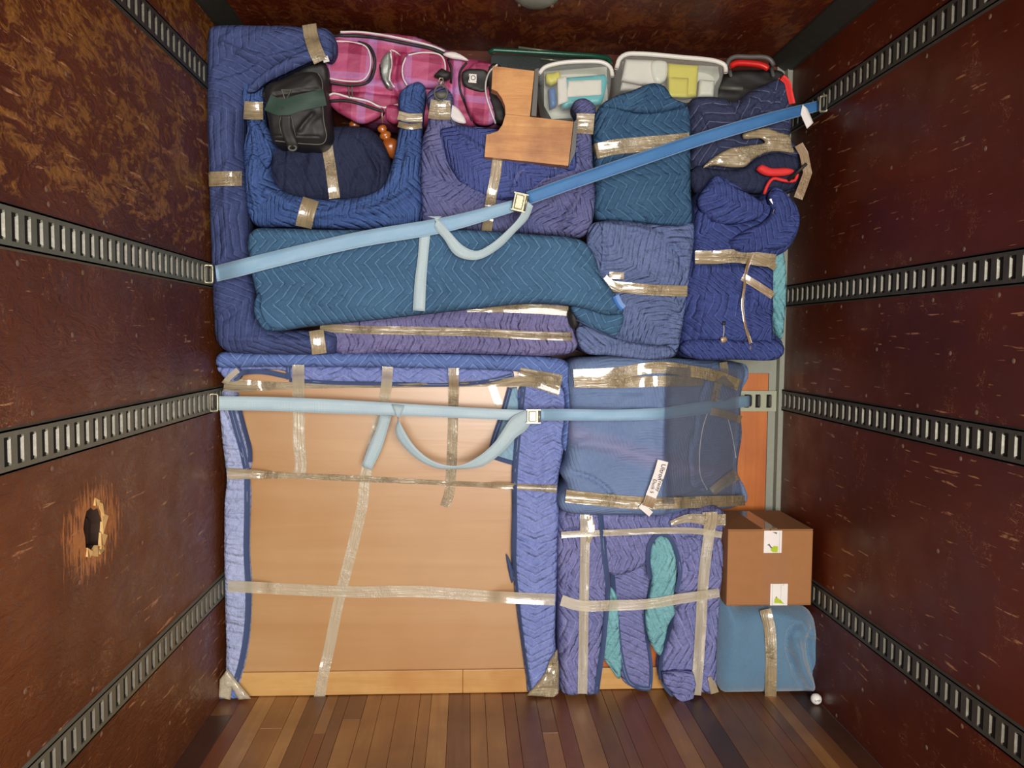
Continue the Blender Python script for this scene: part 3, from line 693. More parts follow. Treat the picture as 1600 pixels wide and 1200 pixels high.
# ------------------------------------------------ H: long teal diagonal bundle
H = thing('wrapped_table_top', base(650, 500, 3.1), 'long teal chevron-quilted bundle lying slanted across the middle', 'wrapped furniture')
h1 = blob('quilted_cover', [(386,372),(396,358),(430,356),(500,358),(580,358),(680,357),(760,360),(840,366),(890,370),(914,378),(930,400),(938,425),(955,450),(968,468),(975,488),(950,492),(915,482),(880,475),(820,474),(740,482),(650,492),(560,502),(480,510),(430,517),(412,514),(404,500),(402,470),(394,440),(390,410)],
         3.00, .12, .03, QT, H, rough=(.0025, 4, 10, 0), rot=0, seed=2, warp=.03,
         creases=[([(660,360),(665,420),(700,470)], .03, .006, 'g'), ([(880,372),(920,420),(960,480)], .02, .008, 'g'), ([(450,445),(520,480)], .01, .006, 'g'), ([(470,430),(540,470)], .008, -.006, 'g')])
h2 = blob('folded_corner', [(893,478),(920,480),(950,488),(974,490),(972,510),(962,525),(940,518),(915,508),(900,495)], 3.045, .06, .02, QT, H, rough=(.003,6,12,1), rot=1.2, seed=3)
blob('rolled_edge', [(398,468),(404,456),(408,462),(407,482),(414,500),(424,514),(415,516),(402,502),(396,485)], 2.985, .03, .012, QT2, H, g=.006, seed=4)
rib('binding_edge', [(902,500),(925,512),(945,522),(962,526)], .0035, M_BIND, H, [h2])
tape('care_label', [(962,462),(968,475),(974,482)], 11, M_BLUEP, H, [h1], Y=3.0, lift=.004, label='small blue fabric label')
# ------------------------------------------------ B: bright blue chair-shaped bundle
B = thing('wrapped_armchair', base(520, 352, 3.2), 'bright blue quilted bundle with two upright arms, above the teal bundle', 'wrapped furniture')
b = blob('quilted_cover', [(374,145),(378,131),(392,124),(405,126),(412,137),(412,155),(411,172),(413,190),(423,208),(429,225),(424,246),(421,262),(427,283),(444,298),(475,307),(520,310),(562,306),(590,296),(603,280),(611,256),(617,232),(621,210),(624,192),(622,170),(622,148),(632,135),(652,126),(663,132),(664,152),(661,172),(660,195),(658,230),(657,270),(659,310),(659,338),(652,353),(610,356),(560,357),(500,356),(440,353),(400,352),(388,338),(383,310),(380,270),(379,230),(384,200),(382,180),(378,165)],
         3.12, .13, .045, QB, B, rough=(.007, 6, 15, .4), rot=.5, seed=5, warp=.05,
         creases=[([(395,190),(400,230),(392,280),(400,320)], .010, .013, 'g'), ([(404,200),(412,240),(405,262)], .006, -.014, 'g'), ([(420,300),(470,330),(530,335),(600,325),(640,300)], .02, .012, 'g'), ([(640,200),(638,250),(625,290)], .012, .010, 'g'),
                  ([(628,240),(618,290),(590,310)], .007, -.010, 'g'), ([(374,172),(414,172)], .016, -.018, 'g'), ([(620,184),(664,186)], .016, -.018, 'g'), ([(385,160),(388,130)], .004, -.008, 'g'), ([(398,158),(400,128)], .004, -.008, 'g'), ([(640,175),(640,135)], .005, -.008, 'g'), ([(480,305),(482,356)], .016, -.010, 'g'),
                  ([(500,345),(560,338),(640,345)], .006, -.010, 'g'), ([(386,322),(430,310),(470,340)], .006, -.010, 'g')])
tape('tape', [(381,172),(395,173),(411,173)], 28, M_TAPE, B, [b], cross=6); tape('tape', [(622,180),(640,184),(660,184)], 14, M_TAPEC, B, [b]); tape('tape', [(622,194),(640,198),(659,196)], 9, M_TAPE, B, [b])
tape('tape', [(486,311),(480,330),(474,355)], 26, M_TAPE, B, [b])
blob('arm_fold', [(388,188),(400,190),(412,210),(422,232),(424,246),(416,262),(405,248),(398,225),(392,205)], 3.10, .03, .012, QB, B, g=.007, rough=(.004,5,14,1.2), rot=-.4, seed=62)
# ------------------------------------------------ C: dark navy sack inside the arms
C = thing('wrapped_cushion', base(520, 306, 3.3), 'dark navy quilted bundle sitting between the bright blue arms', 'wrapped furniture')
c = blob('quilted_cover', [(420,235),(432,212),(455,200),(500,196),(545,195),(575,198),(592,212),(605,235),(612,262),(610,290),(585,312),(540,318),(480,318),(438,308),(422,285),(416,258)],
         3.17, .30, .07, QD, C, rough=(.007, 5, 14, 1.3), seed=6, rot=.2,
         creases=[([(575,235),(590,265),(585,300)], .01, -.02, 'g'), ([(600,240),(595,280)], .01, .014, 'g'), ([(445,225),(440,300)], .01, -.010, 'g'), ([(560,215),(600,245)], .008, -.012, 'g')])
tape('tape', [(510,196),(511,225),(517,265),(523,310)], 17, M_TAPE, C, [c])
# ------------------------------------------------ turned wooden legs
def turned(x, y, Y, label, prof, tilt, sc):
    p = P(x, y, Y); t = thing('turned_table_leg', (p.x, p.y, p.z), label, 'furniture leg'); mb = MB(); n = 20; v = []
    for r, z in prof: v += [(p.x+r*sc*math.cos(2*PI*i/n)+z*sc*math.sin(tilt), p.y+r*sc*math.sin(2*PI*i/n), p.z+z*sc*math.cos(tilt)-r*sc*math.cos(2*PI*i/n)*math.sin(tilt)) for i in range(n)]
    m = len(prof); mb.add(v, [(j*n+i, j*n+(i+1) % n, (j+1)*n+(i+1) % n, (j+1)*n+i) for j in range(m-1) for i in range(n)]+[tuple(range(n))[::-1], tuple(range((m-1)*n, m*n))])
    mb.build('turned_shaft', M_TURN, t, smooth=True)
turned(554, 197, 3.30, 'small orange turned wood knob showing above the dark navy bundle', [(.012,-.06),(.013,-.02),(.02,-.015),(.022,-.01),(.018,-.006),(.021,0),(.022,.008),(.017,.016),(.010,.022),(.012,.06)], 0, 1)
turned(607, 222, 3.27, 'orange turned wood leg end tucked beside the right bright blue arm', [(.018,-.08),(.03,-.055),(.042,-.035),(.044,-.018),(.034,0),(.020,.012),(.016,.018),(.024,.026),(.027,.036),(.022,.046),(.014,.052),(.020,.062),(.021,.075),(.012,.085)], -.45, .82)
# ------------------------------------------------ D: black and green bag
D = thing('tackle_bag', base(470, 225, 3.1), 'black nylon bag with dark green band, leaning left of the pink bag', 'bag')
d = blob('bag_body', [(413,140),(418,131),(440,124),(470,113),(492,112),(502,122),(508,150),(512,185),(516,205),(512,218),(502,228),(470,228),(440,225),(426,222),(421,205),(417,180),(414,160)], 3.05, .16, .022, M_BLACK, D, g=.006, rough=(.004,5,9,.5), seed=7, bulge=.015,
         creases=[([(425,215),(500,216)], .006, .006, 'g'), ([(470,205),(490,180)], .008, .007, 'g'), ([(430,150),(500,140)], .006, -.006, 'g')])
blob('bag_side', [(404,146),(432,127),(462,111),(490,99),(508,98),(512,150),(518,205),(514,220),(500,215),(470,200),(430,170)], 3.14, .12, .015, M_BLACK, D, g=.012, seed=8)
tape('green_panel', [(418,160),(440,168),(470,160),(508,152)], 26, M_GREEN, D, [d], lift=.003, label='dark green fabric band')
tape('strap', [(446,180),(447,200),(455,222),(458,232)], 17, M_BLACK, D, [d], lift=.012, thick=.006); MB().tube([P(457+6*math.cos(q), 231+4*math.sin(q), 3.03) for q in np.linspace(0, 2*PI, 14)[:-1]], .004, 6, True).build('strap_ring', M_SEAM, D, smooth=True)
MB().tube([P(x, y, 3.035) for x, y in ((446,168),(446,158),(440,140),(455,141),(447,157))], .003).build('clip', M_SEAM, D, smooth=True)
MB().box(tuple(P(440,177,3.035)), tuple(P(453,167,3.025)) ).build('buckle', M_BLACK, D)
rib('piping', [(497,115),(503,126),(504,160),(506,190),(510,215),(505,224),(480,225),(430,220)], .0022, M_SEAM, D, [d])
rib('piping', [(439,181),(437,195),(442,214)], .0015, M_SEAM, D, [d], lift=.016); rib('piping', [(455,181),(458,195),(462,214)], .0015, M_SEAM, D, [d], lift=.016)
# ------------------------------------------------ E: pink plaid golf travel bag
E_ = thing('golf_bag', base(640, 190, 3.35), 'pink plaid golf bag lying across the top of the load', 'bag')
e = blob('bag_body', [(488,70),(505,58),(540,48),(600,50),(650,56),(690,72),(712,82),(735,90),(765,96),(784,112),(788,150),(786,188),(770,196),(730,196),(690,192),(650,194),(600,188),(560,182),(520,160),(498,140),(488,110)], 3.24, .26, .05, M_PLAID, E_, g=.009, rough=(.007,5,9,.1), rot=-.08, seed=9, warp=.012,
         creases=[([(620,90),(615,120),(625,150)], .012, -.016, 'g'), ([(700,90),(705,130),(700,180)], .012, -.016, 'g'), ([(500,136),(560,140),(640,150)], .009, -.014, 'g')])
def pocket(pts, Y, label=None, nm='pocket', mat=None, r=.014, rot=-.08, offs=(0, 0), d_=.05):
    return blob(nm, pts, Y, d_, r, mat or M_PLAID, E_, g=.007, rough=(.003,5,9,.1), rot=rot, seed=10, warp=.01, offs=offs, label=label)
p1 = pocket([(492,66),(515,62),(550,65),(572,72),(580,90),(579,112),(570,126),(548,130),(500,124),(492,118)], 3.205); p2 = pocket([(631,90),(640,82),(665,80),(690,84),(697,96),(696,120),(690,134),(660,136),(638,134),(629,120)], 3.205, offs=(.03, 0))
p3 = pocket([(508,150),(520,144),(550,148),(590,162),(600,172),(590,182),(565,192),(545,184),(520,168)], 3.20, mat=M_PLAID, offs=(.02, .05))
pocket([(604,165),(614,163),(624,166),(625,188),(616,192),(604,185)], 3.22, offs=(0, .02))
pm = pocket([(594,100),(600,86),(609,79),(611,100),(609,125),(612,138),(602,134),(595,120)], 3.20, 'silver mesh pouch', 'mesh_pouch', M_MESH)
p5 = pocket([(733,106),(742,98),(762,98),(775,104),(776,140),(772,190),(745,192),(728,160),(726,130)], 3.20, offs=(.01, .03))
pn = pocket([(722,112),(728,108),(760,110),(763,118),(759,142),(745,142),(724,132)], 3.19, 'black logo panel', 'logo_panel', M_BLACK, r=.008, d_=.02)
pc = pocket([(762,104),(774,98),(784,104),(788,120),(790,150),(788,192),(776,190),(768,170),(762,140)], 3.195, 'black end collar', 'collar', M_BLACK)
pocket([(698,162),(712,166),(724,180),(728,192),(715,191),(702,183),(697,172)], 3.16, 'white flap', 'flap', M_WHITE, r=.006, d_=.015); pocket([(692,84),(706,80),(722,86),(732,94),(718,92),(704,90)], 3.215, 'white trim band', 'trim_band', M_WHITE, r=.006, d_=.02)
def cord(pts, r, mat, on, nm='piping', lift=.003, closed=False): return rib(nm, pts, r, mat, E_, on, lift=lift, closed=closed)
cord([(520,64),(550,66),(572,73),(579,90),(577,112),(567,125),(546,127),(505,121)], .0032, M_WHITE, [p1]); cord([(500,126),(550,133),(575,128),(584,112),(585,90),(576,72),(560,66)], .006, M_BLACK, [e, p1], 'zip', .006)
cord([(638,86),(660,82),(688,86),(695,98),(694,120),(688,132)], .0032, M_WHITE, [p2]); cord([(634,90),(629,104),(630,122),(636,133)], .0032, M_WHITE, [p2])
cord([(532,50),(560,50),(600,55),(640,63),(675,72),(695,80)], .0045, M_WHITE, [e]); cord([(520,56),(560,56),(600,61),(640,69),(680,78),(700,88)], .007, M_BLACK, [e], 'zip', .004)
cord([(510,152),(520,146),(545,152),(575,158),(598,168),(625,163),(655,164)], .0042, M_WHITE, [e, p3], lift=.006); cord([(512,158),(545,158),(598,174)], .006, M_BLACK, [e, p3], 'zip', .004)
cord([(611,78),(617,80),(625,86)], .003, M_WHITE, [e]); cord([(610,80),(612,100),(609,125),(616,136)], .0035, M_WHITE, [e, pm]); cord([(594,102),(597,122),(606,137)], .004, M_BLACK, [e, pm], 'zip')
cord([(777,101),(765,112),(759,130),(760,150),(766,170),(774,192)], .0036, M_WHITE, [pc, p5, pn], lift=.006); cord([(729,98),(719,112),(719,140),(726,160),(738,188)], .0045, M_BLACK, [e, p5], 'seam')
cord([(700,92),(706,110),(704,130)], .006, M_BLACK, [e, p2], 'zip')
q = P(738.5, 122.5, 3.175); R0 = Vector((1, 0, -.05)).normalized(); U0 = Vector((.05, 0, 1)).normalized()
lg = mesh('logo_patch', [q-R0*.0155-U0*.0165, q+R0*.0155-U0*.0165, q+R0*.0145+U0*.0165, q-R0*.0145+U0*.0165], [(0,1,2,3)], M_PAPER, pn, 'square white logo patch', False)
text('logo_mark', '(O)', q+Vector((.002, -.0015, .001)), R0, U0, .026, M_INK, pn)
MB().tube([P(689+12*math.cos(u)*.85, 145+12*math.sin(u), 3.08) for u in np.linspace(0, 2*PI, 20)[:-1]], .0032, 6, True).build('key_ring', M_SEAM, E_, smooth=True)
MB().tube([P(x, y, 3.085) for x, y in ((688,134),(685,128),(687,122),(692,122),(693,130),(690,135))], .003, 6).build('clip', M_STEEL, E_, smooth=True)
blob('key_fob', [(679,145),(685,143),(697,144),(700,146),(696,153),(684,153)], 3.08, .004, .002, M_SEAM, E_, g=.008, seed=1)
blob('ribbon_bow', [(683,112),(690,106),(698,110),(705,112),(702,122),(692,124),(684,120),(678,118)], 3.16, .03, .012, M_BLACK, E_, g=.006, seed=2)
for x, y in ((545,136),(550,136),(597,176)): MB().tube([P(x, y, 3.19), P(x, y+8, 3.185), P(x+1, y+16, 3.188)], .0028, 6).build('zip_pull', M_STEEL if y > 150 else M_SEAM, E_, smooth=True)
# ------------------------------------------------ G: purple armchair bundle
Gt = thing('wrapped_armchair', base(790, 368, 3.2), 'violet quilted bundle with two knobbed arms, under the L-shaped wooden bracket', 'wrapped furniture')
gq = blob('quilted_cover', [(666,150),(672,139),(685,134),(700,138),(708,150),(706,170),(706,184),(722,194),(760,198),(800,205),(850,212),(885,225),(896,215),(901,195),(903,180),(896,168),(897,158),(908,152),(922,155),(932,166),(930,182),(926,200),(927,240),(931,300),(928,340),(922,360),(908,370),(880,368),(820,364),(740,362),(680,360),(662,350),(658,310),(657,260),(660,215),(668,192),(670,172)],
          3.12, .15, .045, QP, Gt, rough=(.007, 5, 15, .6), seed=11, rot=-.3, warp=.06,
          creases=[([(690,200),(700,240),(715,285),(760,315),(820,310)], .008, -.016, 'g'), ([(668,220),(690,270),(735,300)], .012, .012, 'g'), ([(900,230),(905,300),(880,350)], .012, .012, 'g'), ([(880,250),(840,290),(800,300)], .01, .010, 'g'), ([(895,240),(860,270),(830,262)], .006, -.012, 'g'),
                   ([(664,178),(708,178)], .014, -.016, 'g'), ([(898,198),(930,198)], .014, -.014, 'g'), ([(912,155),(914,185)], .005, -.006, 'g'), ([(700,330),(740,340),(800,335)], .008, .008, 'g'), ([(850,330),(905,350)], .01, -.008, 'g')])
g2 = blob('inner_cover', [(688,202),(705,195),(740,196),(800,205),(870,215),(900,230),(902,262),(888,268),(850,285),(820,305),(790,312),(755,305),(725,290),(705,262),(692,232)], 3.095, .05, .03, QPB, Gt, rough=(.006, 6, 16, 1.9), seed=12, rot=-.7, warp=.06,
          creases=[([(720,215),(790,250),(860,255)], .01, .010, 'g'), ([(800,300),(815,265),(880,262)], .006, -.012, 'g')])
tape('tape', [(671,170),(685,172),(704,172)], 30, M_TAPEC, Gt, [gq], cross=6); tape('tape', [(901,193),(914,193),(928,194)], 32, M_TAPE, Gt, [gq], cross=6)
tape('tape', [(777,250),(774,275),(768,305),(764,335),(760,363)], 16, M_TAPE, Gt, [gq, g2])
# ------------------------------------------------ F: L-shaped wooden bracket
F = thing('wooden_bracket', base(825, 255, 3.1), 'L-shaped pine bracket with a scooped notch, resting on the violet bundle', 'bracket')
arc = [(760,210),(766,209),(778,205),(785,195),(789,180),(788,165),(784,153),(777,143),(768,139)]
L_ = [(770,103)]+[(835,111),(828,182),(896,190),(888,259),(757,245)]+arc
def plate(name, px, Y, th, mat, parent, label=None):
    return MB().prism([P(x, y, Y) for x, y in px], (0, th, 0)).build(name, mat, parent, label)
plate('bracket_face', [(770,103),(835,111),(828,182)]+[(790,178),(789,165),(784,153),(777,143),(768,139)], 3.055, .05, M_PINE, F); plate('bracket_foot', [(790,178.5),(828,182.5),(896,190),(888,259),(757,245),(760,210),(766,209),(778,205),(785,195)], 3.052, .05, M_PINE, F)
plate('edge_strip', [(836,108),(842,106),(838,182),(830,181)], 3.056, .05, M_GREYP, F, 'grey edge strip'); plate('edge_strip', [(897,190),(903,185),(899,238),(889,259)], 3.056, .05, M_GREYP, F, 'grey edge strip')
# ------------------------------------------------ green frame, tubs, suitcase
T = thing('green_tray', base(860, 95, 3.45), 'dark green plastic tray lying behind the small tub near the ceiling', 'tray')
pa = [(764,82,3.40),(772,78,3.40),(840,82,3.40),(925,87,3.40),(948,90,3.42),(955,98,3.45)]
MB().tube([P(x, y, Y) for x, y, Y in pa], .010, 8).build('rim', M_GREENP, T, smooth=True)
MB().prism([P(768,84,3.42), P(925,91,3.42), P(952,100,3.42), P(952,135,3.42), P(765,130,3.42)], (0, .05, 0)).build('tray_body', M_GREEND, T)
MB().tube([P(810,74,3.45), P(885,84,3.45)], .005).build('handle_rod', M_STEEL, T, smooth=True); MB().tube([P(845,92,3.395), P(876,95,3.395)], .003).build('scratch_rod', M_STEEL, T, smooth=True)
def tub(name, rimpts, botpts, Y, Yb, label, rim_r):
    """open-side storage tub lying with its clear side to the viewer: rim loop above, tapering body below"""
    t = thing(name, base(sum(p[0] for p in botpts)/len(botpts), max(p[1] for p in botpts), Y+.06), label, 'storage tub')
    return t
S1 = tub('storage_tub', None, [(850,180),(945,180)], 3.22, 3.5, 'small clear tub with turquoise and yellow contents beside the pine bracket', 0)
o1 = [(843,112),(855,104),(880,99),(920,97),(945,99),(955,108),(955,130),(950,165),(946,182),(900,190),(862,188),(852,170),(846,140)]
s1 = blob('tub_body', o1, 3.235, .22, .03, M_CLEAR, S1, g=.008, rough=(0,1,1,0), seed=1)
MB().tube([P(q[0], q[1], 3.235) for q in spline([(842,116),(850,106),(872,99),(910,96),(943,98),(954,106),(957,120)], 5)], .0085, 8).build('tub_rim', M_PLW, S1, smooth=True)
def content(nm, lab, cat, px, Y, th, mat, r=.008, smooth=False):
    p = P(*px[0], Y); t = thing(nm, (p.x, p.y, p.z), lab, cat); blob('body', px, Y, th, r, mat, t, g=.010, rough=(0,1,1,0), smooth=smooth, seed=1); return t
plate('tub_back', [(850,112),(948,104),(950,170),(945,182),(862,186),(850,165)], 3.40, .004, M_PLW, S1)
content('plastic_box', 'turquoise rimmed box inside the small tub', 'box', [(874,122),(945,116),(950,124),(944,152),(940,162),(880,168),(876,150)], 3.27, .06, M_TEALP)
content('paper_stack', 'greyish paper stack inside the small tub', 'papers', [(888,126),(940,124),(940,148),(886,152)], 3.262, .006, M_PAPER, .002)
content('yellow_pouch', 'yellow pouch at the upper left inside the small tub', 'pouch', [(853,115),(874,111),(878,124),(862,132),(854,128)], 3.27, .05, M_YEL); content('blue_bottle', 'blue bottle at the lower left inside the small tub', 'bottle', [(857,138),(868,136),(870,164),(860,168)], 3.27, .05, M_BLUEP)
content('white_card', 'white card standing inside the small tub', 'card', [(871,122),(885,119),(888,158),(872,164)], 3.258, .01, M_PAPER, .003)
S2 = tub('storage_tub', None, [(965,170),(1120,170)], 3.2, 3.5, 'large clear tub with papers and a yellow folder, above the teal bundle', 0)
o2 = [(965,100),(972,88),(985,85),(1050,90),(1120,96),(1133,103),(1131,118),(1124,140),(1121,158),(1080,163),(1020,170),(966,172),(962,140)]
s2 = blob('tub_body', o2, 3.30, .20, .03, M_CLEAR, S2, g=.008, rough=(0,1,1,0), seed=2)
MB().tube([P(q[0], q[1], 3.295) for q in spline([(963,108),(968,92),(978,85),(1000,84),(1060,89),(1120,96),(1133,103),(1134,114)], 5)], .0095, 8).build('tub_rim', M_PLW, S2, smooth=True)
plate('tub_back', [(972,96),(1122,104),(1124,120),(1114,156),(1020,166),(972,166)], 3.47, .004, M_PLW, S2)
content('paper_stack', 'white paper stack at the left inside the large tub', 'papers', [(978,92),(1036,94),(1028,132),(1000,130),(972,124)], 3.34, .06, M_PAPER)
content('paper_stack', 'pale paper stack tilted below another inside the large tub', 'papers', [(972,128),(1004,134),(1004,140),(970,140)], 3.335, .06, M_WHITE)
content('paper_roll', 'white crumpled bag beside the yellow folder inside the large tub', 'bag', [(1018,96),(1042,96),(1040,125),(1024,130)], 3.33, .05, M_PLW, .012, True)
content('yellow_folder', 'yellow folder inside the large tub', 'folder', [(1044,98),(1092,102),(1088,150),(1070,152),(1044,150)], 3.345, .04, M_YEL); content('yellow_box', 'bright yellow box in front of the yellow folder inside the large tub', 'box', [(1045,120),(1076,122),(1075,152),(1045,151)], 3.333, .01, M_YEL, .004)
content('white_box', 'small white box at the right end inside the large tub', 'box', [(1094,124),(1117,126),(1115,150),(1092,150)], 3.345, .05, M_PLW)
K = thing('suitcase', base(1180, 150, 3.4), 'dark suitcase with red and grey carrying handle behind the navy bundle', 'suitcase')
blob('case_body', [(1120,130),(1140,112),(1180,108),(1225,112),(1232,150),(1225,190),(1120,180)], 3.42, .17, .03, M_BLACK, K, g=.012, seed=3)
MB().tube([P(q[0], q[1], 3.32) for q in spline([(1135,105),(1139,94),(1147,89),(1170,89),(1197,90),(1205,95),(1209,103)], 4)], .0095, 8).build('handle_bar', M_GREYP, K, smooth=True)
MB().tube([P(q[0], q[1], 3.325) for q in spline([(1140,104),(1150,99),(1170,99),(1190,102),(1200,107)], 4)], .0125, 8).build('handle_grip', M_GLOSSR, K, 'red grip', smooth=True)
for x0, x1 in ((1134, 1142), (1200, 1208)): MB().tube([P(x0+3, 96, 3.325), P(x1, 118, 3.40)], .007).build('handle_post', M_GREYP, K, smooth=True)
MB().tube([P(1126,137,3.33), P(1160,139,3.33)], .009).build('side_handle', M_SEAM, K, smooth=True)
# ------------------------------------------------ J: teal bundle
J = thing('wrapped_cabinet', base(1005, 350, 3.3), 'deep teal quilted upright bundle with one tape band, below the large clear tub', 'wrapped furniture')
j = blob('quilted_cover', [(929,190),(934,170),(945,158),(965,148),(1000,138),(1022,128),(1038,133),(1052,152),(1072,160),(1079,175),(1080,230),(1081,300),(1083,335),(1080,350),(1050,352),(1000,346),(950,342),(934,340),(930,300),(930,240)],
         3.14, .17, .035, QT2, J, rough=(.005, 4, 12, .1), seed=13, rot=.15, warp=.05,
         creases=[([(945,152),(975,170),(1015,174),(1060,165)], .006, -.014, 'g'), ([(950,150),(990,155),(1025,140),(1050,160)], .008, .012, 'g'), ([(935,235),(1085,225)], .014, -.006, 'g'), ([(932,330),(1000,338),(1080,345)], .006, -.012, 'g'), ([(940,200),(960,180)], .008, .008, 'g'), ([(1030,140),(1020,150)], .005, -.014, 'g')])
tape('tape', [(932,236),(960,230),(1000,226),(1050,222),(1078,219)], 24, M_TAPE, J, [j], wrap=1)
blob('top_fold', [(942,164),(960,150),(985,142),(1022,129),(1040,135),(1052,152),(1074,164),(1050,171),(1015,176),(975,170)], 3.115, .05, .018, QT2, J, g=.008, rough=(.005,5,14,.2), rot=1.3, seed=63, creases=[([(955,160),(1000,160),(1030,142)], .006, -.006, 'g')])
# ------------------------------------------------ L: navy bundle with red edges
L = thing('wrapped_boxes', base(1150, 290, 3.35), 'dark navy quilted bundle with red bound edges at the upper right', 'wrapped furniture')
l = blob('quilted_cover', [(1077,165),(1084,152),(1100,150),(1130,152),(1148,158),(1175,140),(1210,124),(1230,118),(1237,130),(1240,160),(1238,200),(1236,215),(1250,232),(1252,260),(1245,296),(1222,302),(1150,304),(1090,302),(1082,290),(1080,220)],
         3.20, .20, .04, QL, L, rough=(.007, 4, 10, .35), seed=14, rot=-1.1, warp=.05,
         creases=[([(1085,165),(1100,200),(1115,225)], .008, .014, 'g'), ([(1145,160),(1160,180),(1200,150)], .010, -.010, 'g'), ([(1180,185),(1225,140)], .006, -.014, 'g'), ([(1080,225),(1097,262),(1090,310)], .008, -.014, 'g'), ([(1160,245),(1190,228),(1245,240)], .012, .014, 'g')])
tape('red_binding', [(1222,121),(1230,128),(1234,145),(1238,162)], 10, M_RED, L, [l], lift=.004, label='red binding'); rib('red_binding', [(1218,123),(1226,119),(1231,123)], .005, M_RED, L, [l])
blob('red_binding', [(1183,264),(1190,257),(1205,262),(1230,262),(1242,266),(1236,272),(1215,275),(1195,273)], 3.13, .02, .008, M_RED, L, g=.006, seed=2, label='folded red binding')
rib('red_binding', [(1194,303),(1200,288),(1208,279),(1225,282),(1242,282),(1246,272)], .0065, M_RED, L, [l], Y=3.14)
l2 = blob('lower_fold', [(1080,270),(1090,258),(1110,262),(1160,262),(1185,245),(1210,238),(1245,245),(1250,262),(1245,290),(1215,300),(1160,300),(1110,300),(1088,300)], 3.17, .08, .03, QD, L, rough=(.006,5,12,.5), seed=15)
tp = blob('tape_sheet', [(1099,262),(1110,250),(1140,232),(1170,227),(1196,222),(1190,216),(1162,216),(1160,210),(1178,203),(1200,200),(1216,206),(1234,212),(1238,228),(1242,238),(1218,236),(1200,238),(1178,248),(1165,260),(1140,261),(1115,258)], 3.155, .01, .004, M_TAPE, L, g=.007, rough=(.004,8,14,.3), seed=16)
tape('hanging_tape', [(1248,226),(1256,240),(1262,270),(1254,292),(1247,310)], 14, M_TAPEK, L, [l], Y=3.16, lift=.012, smoothp=False, label='loose hanging kraft tape')
MB().tube([P(1232,282,3.12), P(1260,256,3.12)], .006).build('black_strap', M_BLACK, L, smooth=True)
# ------------------------------------------------ M: cobalt bundle on the right
aq = thing('folded_blanket', base(1217, 520, 3.3), 'aqua blanket edge showing between the cobalt bundle and the right wall', 'blanket')
blob('blanket', [(1208,395),(1222,388),(1228,410),(1230,450),(1227,500),(1222,530),(1212,520),(1206,460)], 3.20, .12, .02, QA, aq, rough=(.004,4,8,1.5), seed=17)
M = thing('wrapped_chair', base(1160, 560, 3.3), 'cobalt blue quilted tall bundle criss-crossed with twisted tape at the right', 'wrapped furniture')
m = blob('quilted_cover', [(1088,330),(1092,305),(1105,285),(1122,272),(1140,278),(1170,300),(1192,312),(1200,295),(1212,290),(1232,305),(1246,325),(1251,345),(1245,372),(1230,392),(1214,402),(1210,430),(1210,480),(1211,520),(1222,530),(1226,545),(1220,560),(1190,562),(1130,562),(1085,560),(1068,555),(1063,540),(1066,515),(1070,470),(1075,430),(1084,400),(1086,370)],
         3.12, .28, .05, QM, M, rough=(.008, 5, 13, 1.2), seed=18, rot=.3, warp=.07,
         creases=[([(1100,340),(1112,300),(1125,280)], .008, .012, 'g'), ([(1110,335),(1150,350),(1190,335),(1205,310)], .008, -.016, 'g'), ([(1205,320),(1232,335),(1240,365)], .012, .012, 'g'), ([(1084,405),(1214,412)], .022, -.022, 'g'),
                  ([(1150,450),(1140,500),(1135,540)], .014, -.008, 'g'), ([(1170,420),(1165,480),(1172,540)], .010, -.012, 'g'), ([(1175,470),(1200,500),(1200,540)], .008, .010, 'g'), ([(1065,540),(1100,532),(1180,535),(1222,538)], .006, -.018, 'g'),
                  ([(1105,420),(1095,480),(1088,530)], .012, .010, 'g'), ([(1122,330),(1100,370)], .008, -.010, 'g')])
blob('left_flap', [(1092,312),(1108,286),(1122,274),(1145,290),(1178,306),(1196,322),(1190,338),(1165,347),(1130,349),(1108,342),(1098,330)], 3.095, .05, .02, QM, M, g=.007, rough=(.006,5,14,.2), rot=-.5, seed=64)
blob('right_hood', [(1202,305),(1213,291),(1234,306),(1250,332),(1247,362),(1230,384),(1195,393),(1150,392),(1140,378),(1165,360),(1195,345),(1207,330)], 3.09, .06, .024, QM, M, g=.007, rough=(.006,5,14,.7), rot=.9, seed=65)
blob('rolled_bottom', [(1064,546),(1072,533),(1120,530),(1180,533),(1218,531),(1227,545),(1219,560),(1150,562),(1085,560)], 3.09, .06, .026, QM, M, g=.007, rough=(.005,5,14,0), rot=.1, seed=66, creases=[([(1080,546),(1150,543),(1212,546)], .005, -.007, 'g')])
tape('tape', [(1086,402),(1115,402),(1150,400),(1180,404),(1212,408)], 21, M_TAPE, M, [m], cross=6); tape('tape', [(1175,398),(1195,408),(1212,418)], 11, M_TAPE, M, [m], lift=.004)
tape('twisted_tape', [(1208,308,14),(1216,322,13),(1208,345,10),(1194,370,7),(1176,398,5),(1167,420,5),(1163,450,4),(1160,475,4),(1165,510,4),(1174,540,6),(1178,560,12)], 7, M_TAPEK, M, [m], bridge=5, lift=.004)
tape('tape', [(1160,432),(1180,444),(1208,462)], 12, M_TAPEK, M, [m]); rib('string', [(1131,508),(1131,520),(1129,530)], .0012, M_WHITE, M, [m])
blob('string_tag', [(1126,528),(1135,526),(1137,532),(1128,536)], 3.09, .004, .002, M_TAPEK, M, g=.008, seed=2); blob('button', [(1129,502),(1134,502),(1134,508),(1129,508)], 3.10, .01, .004, M_BLACK, M, g=.008, seed=2)
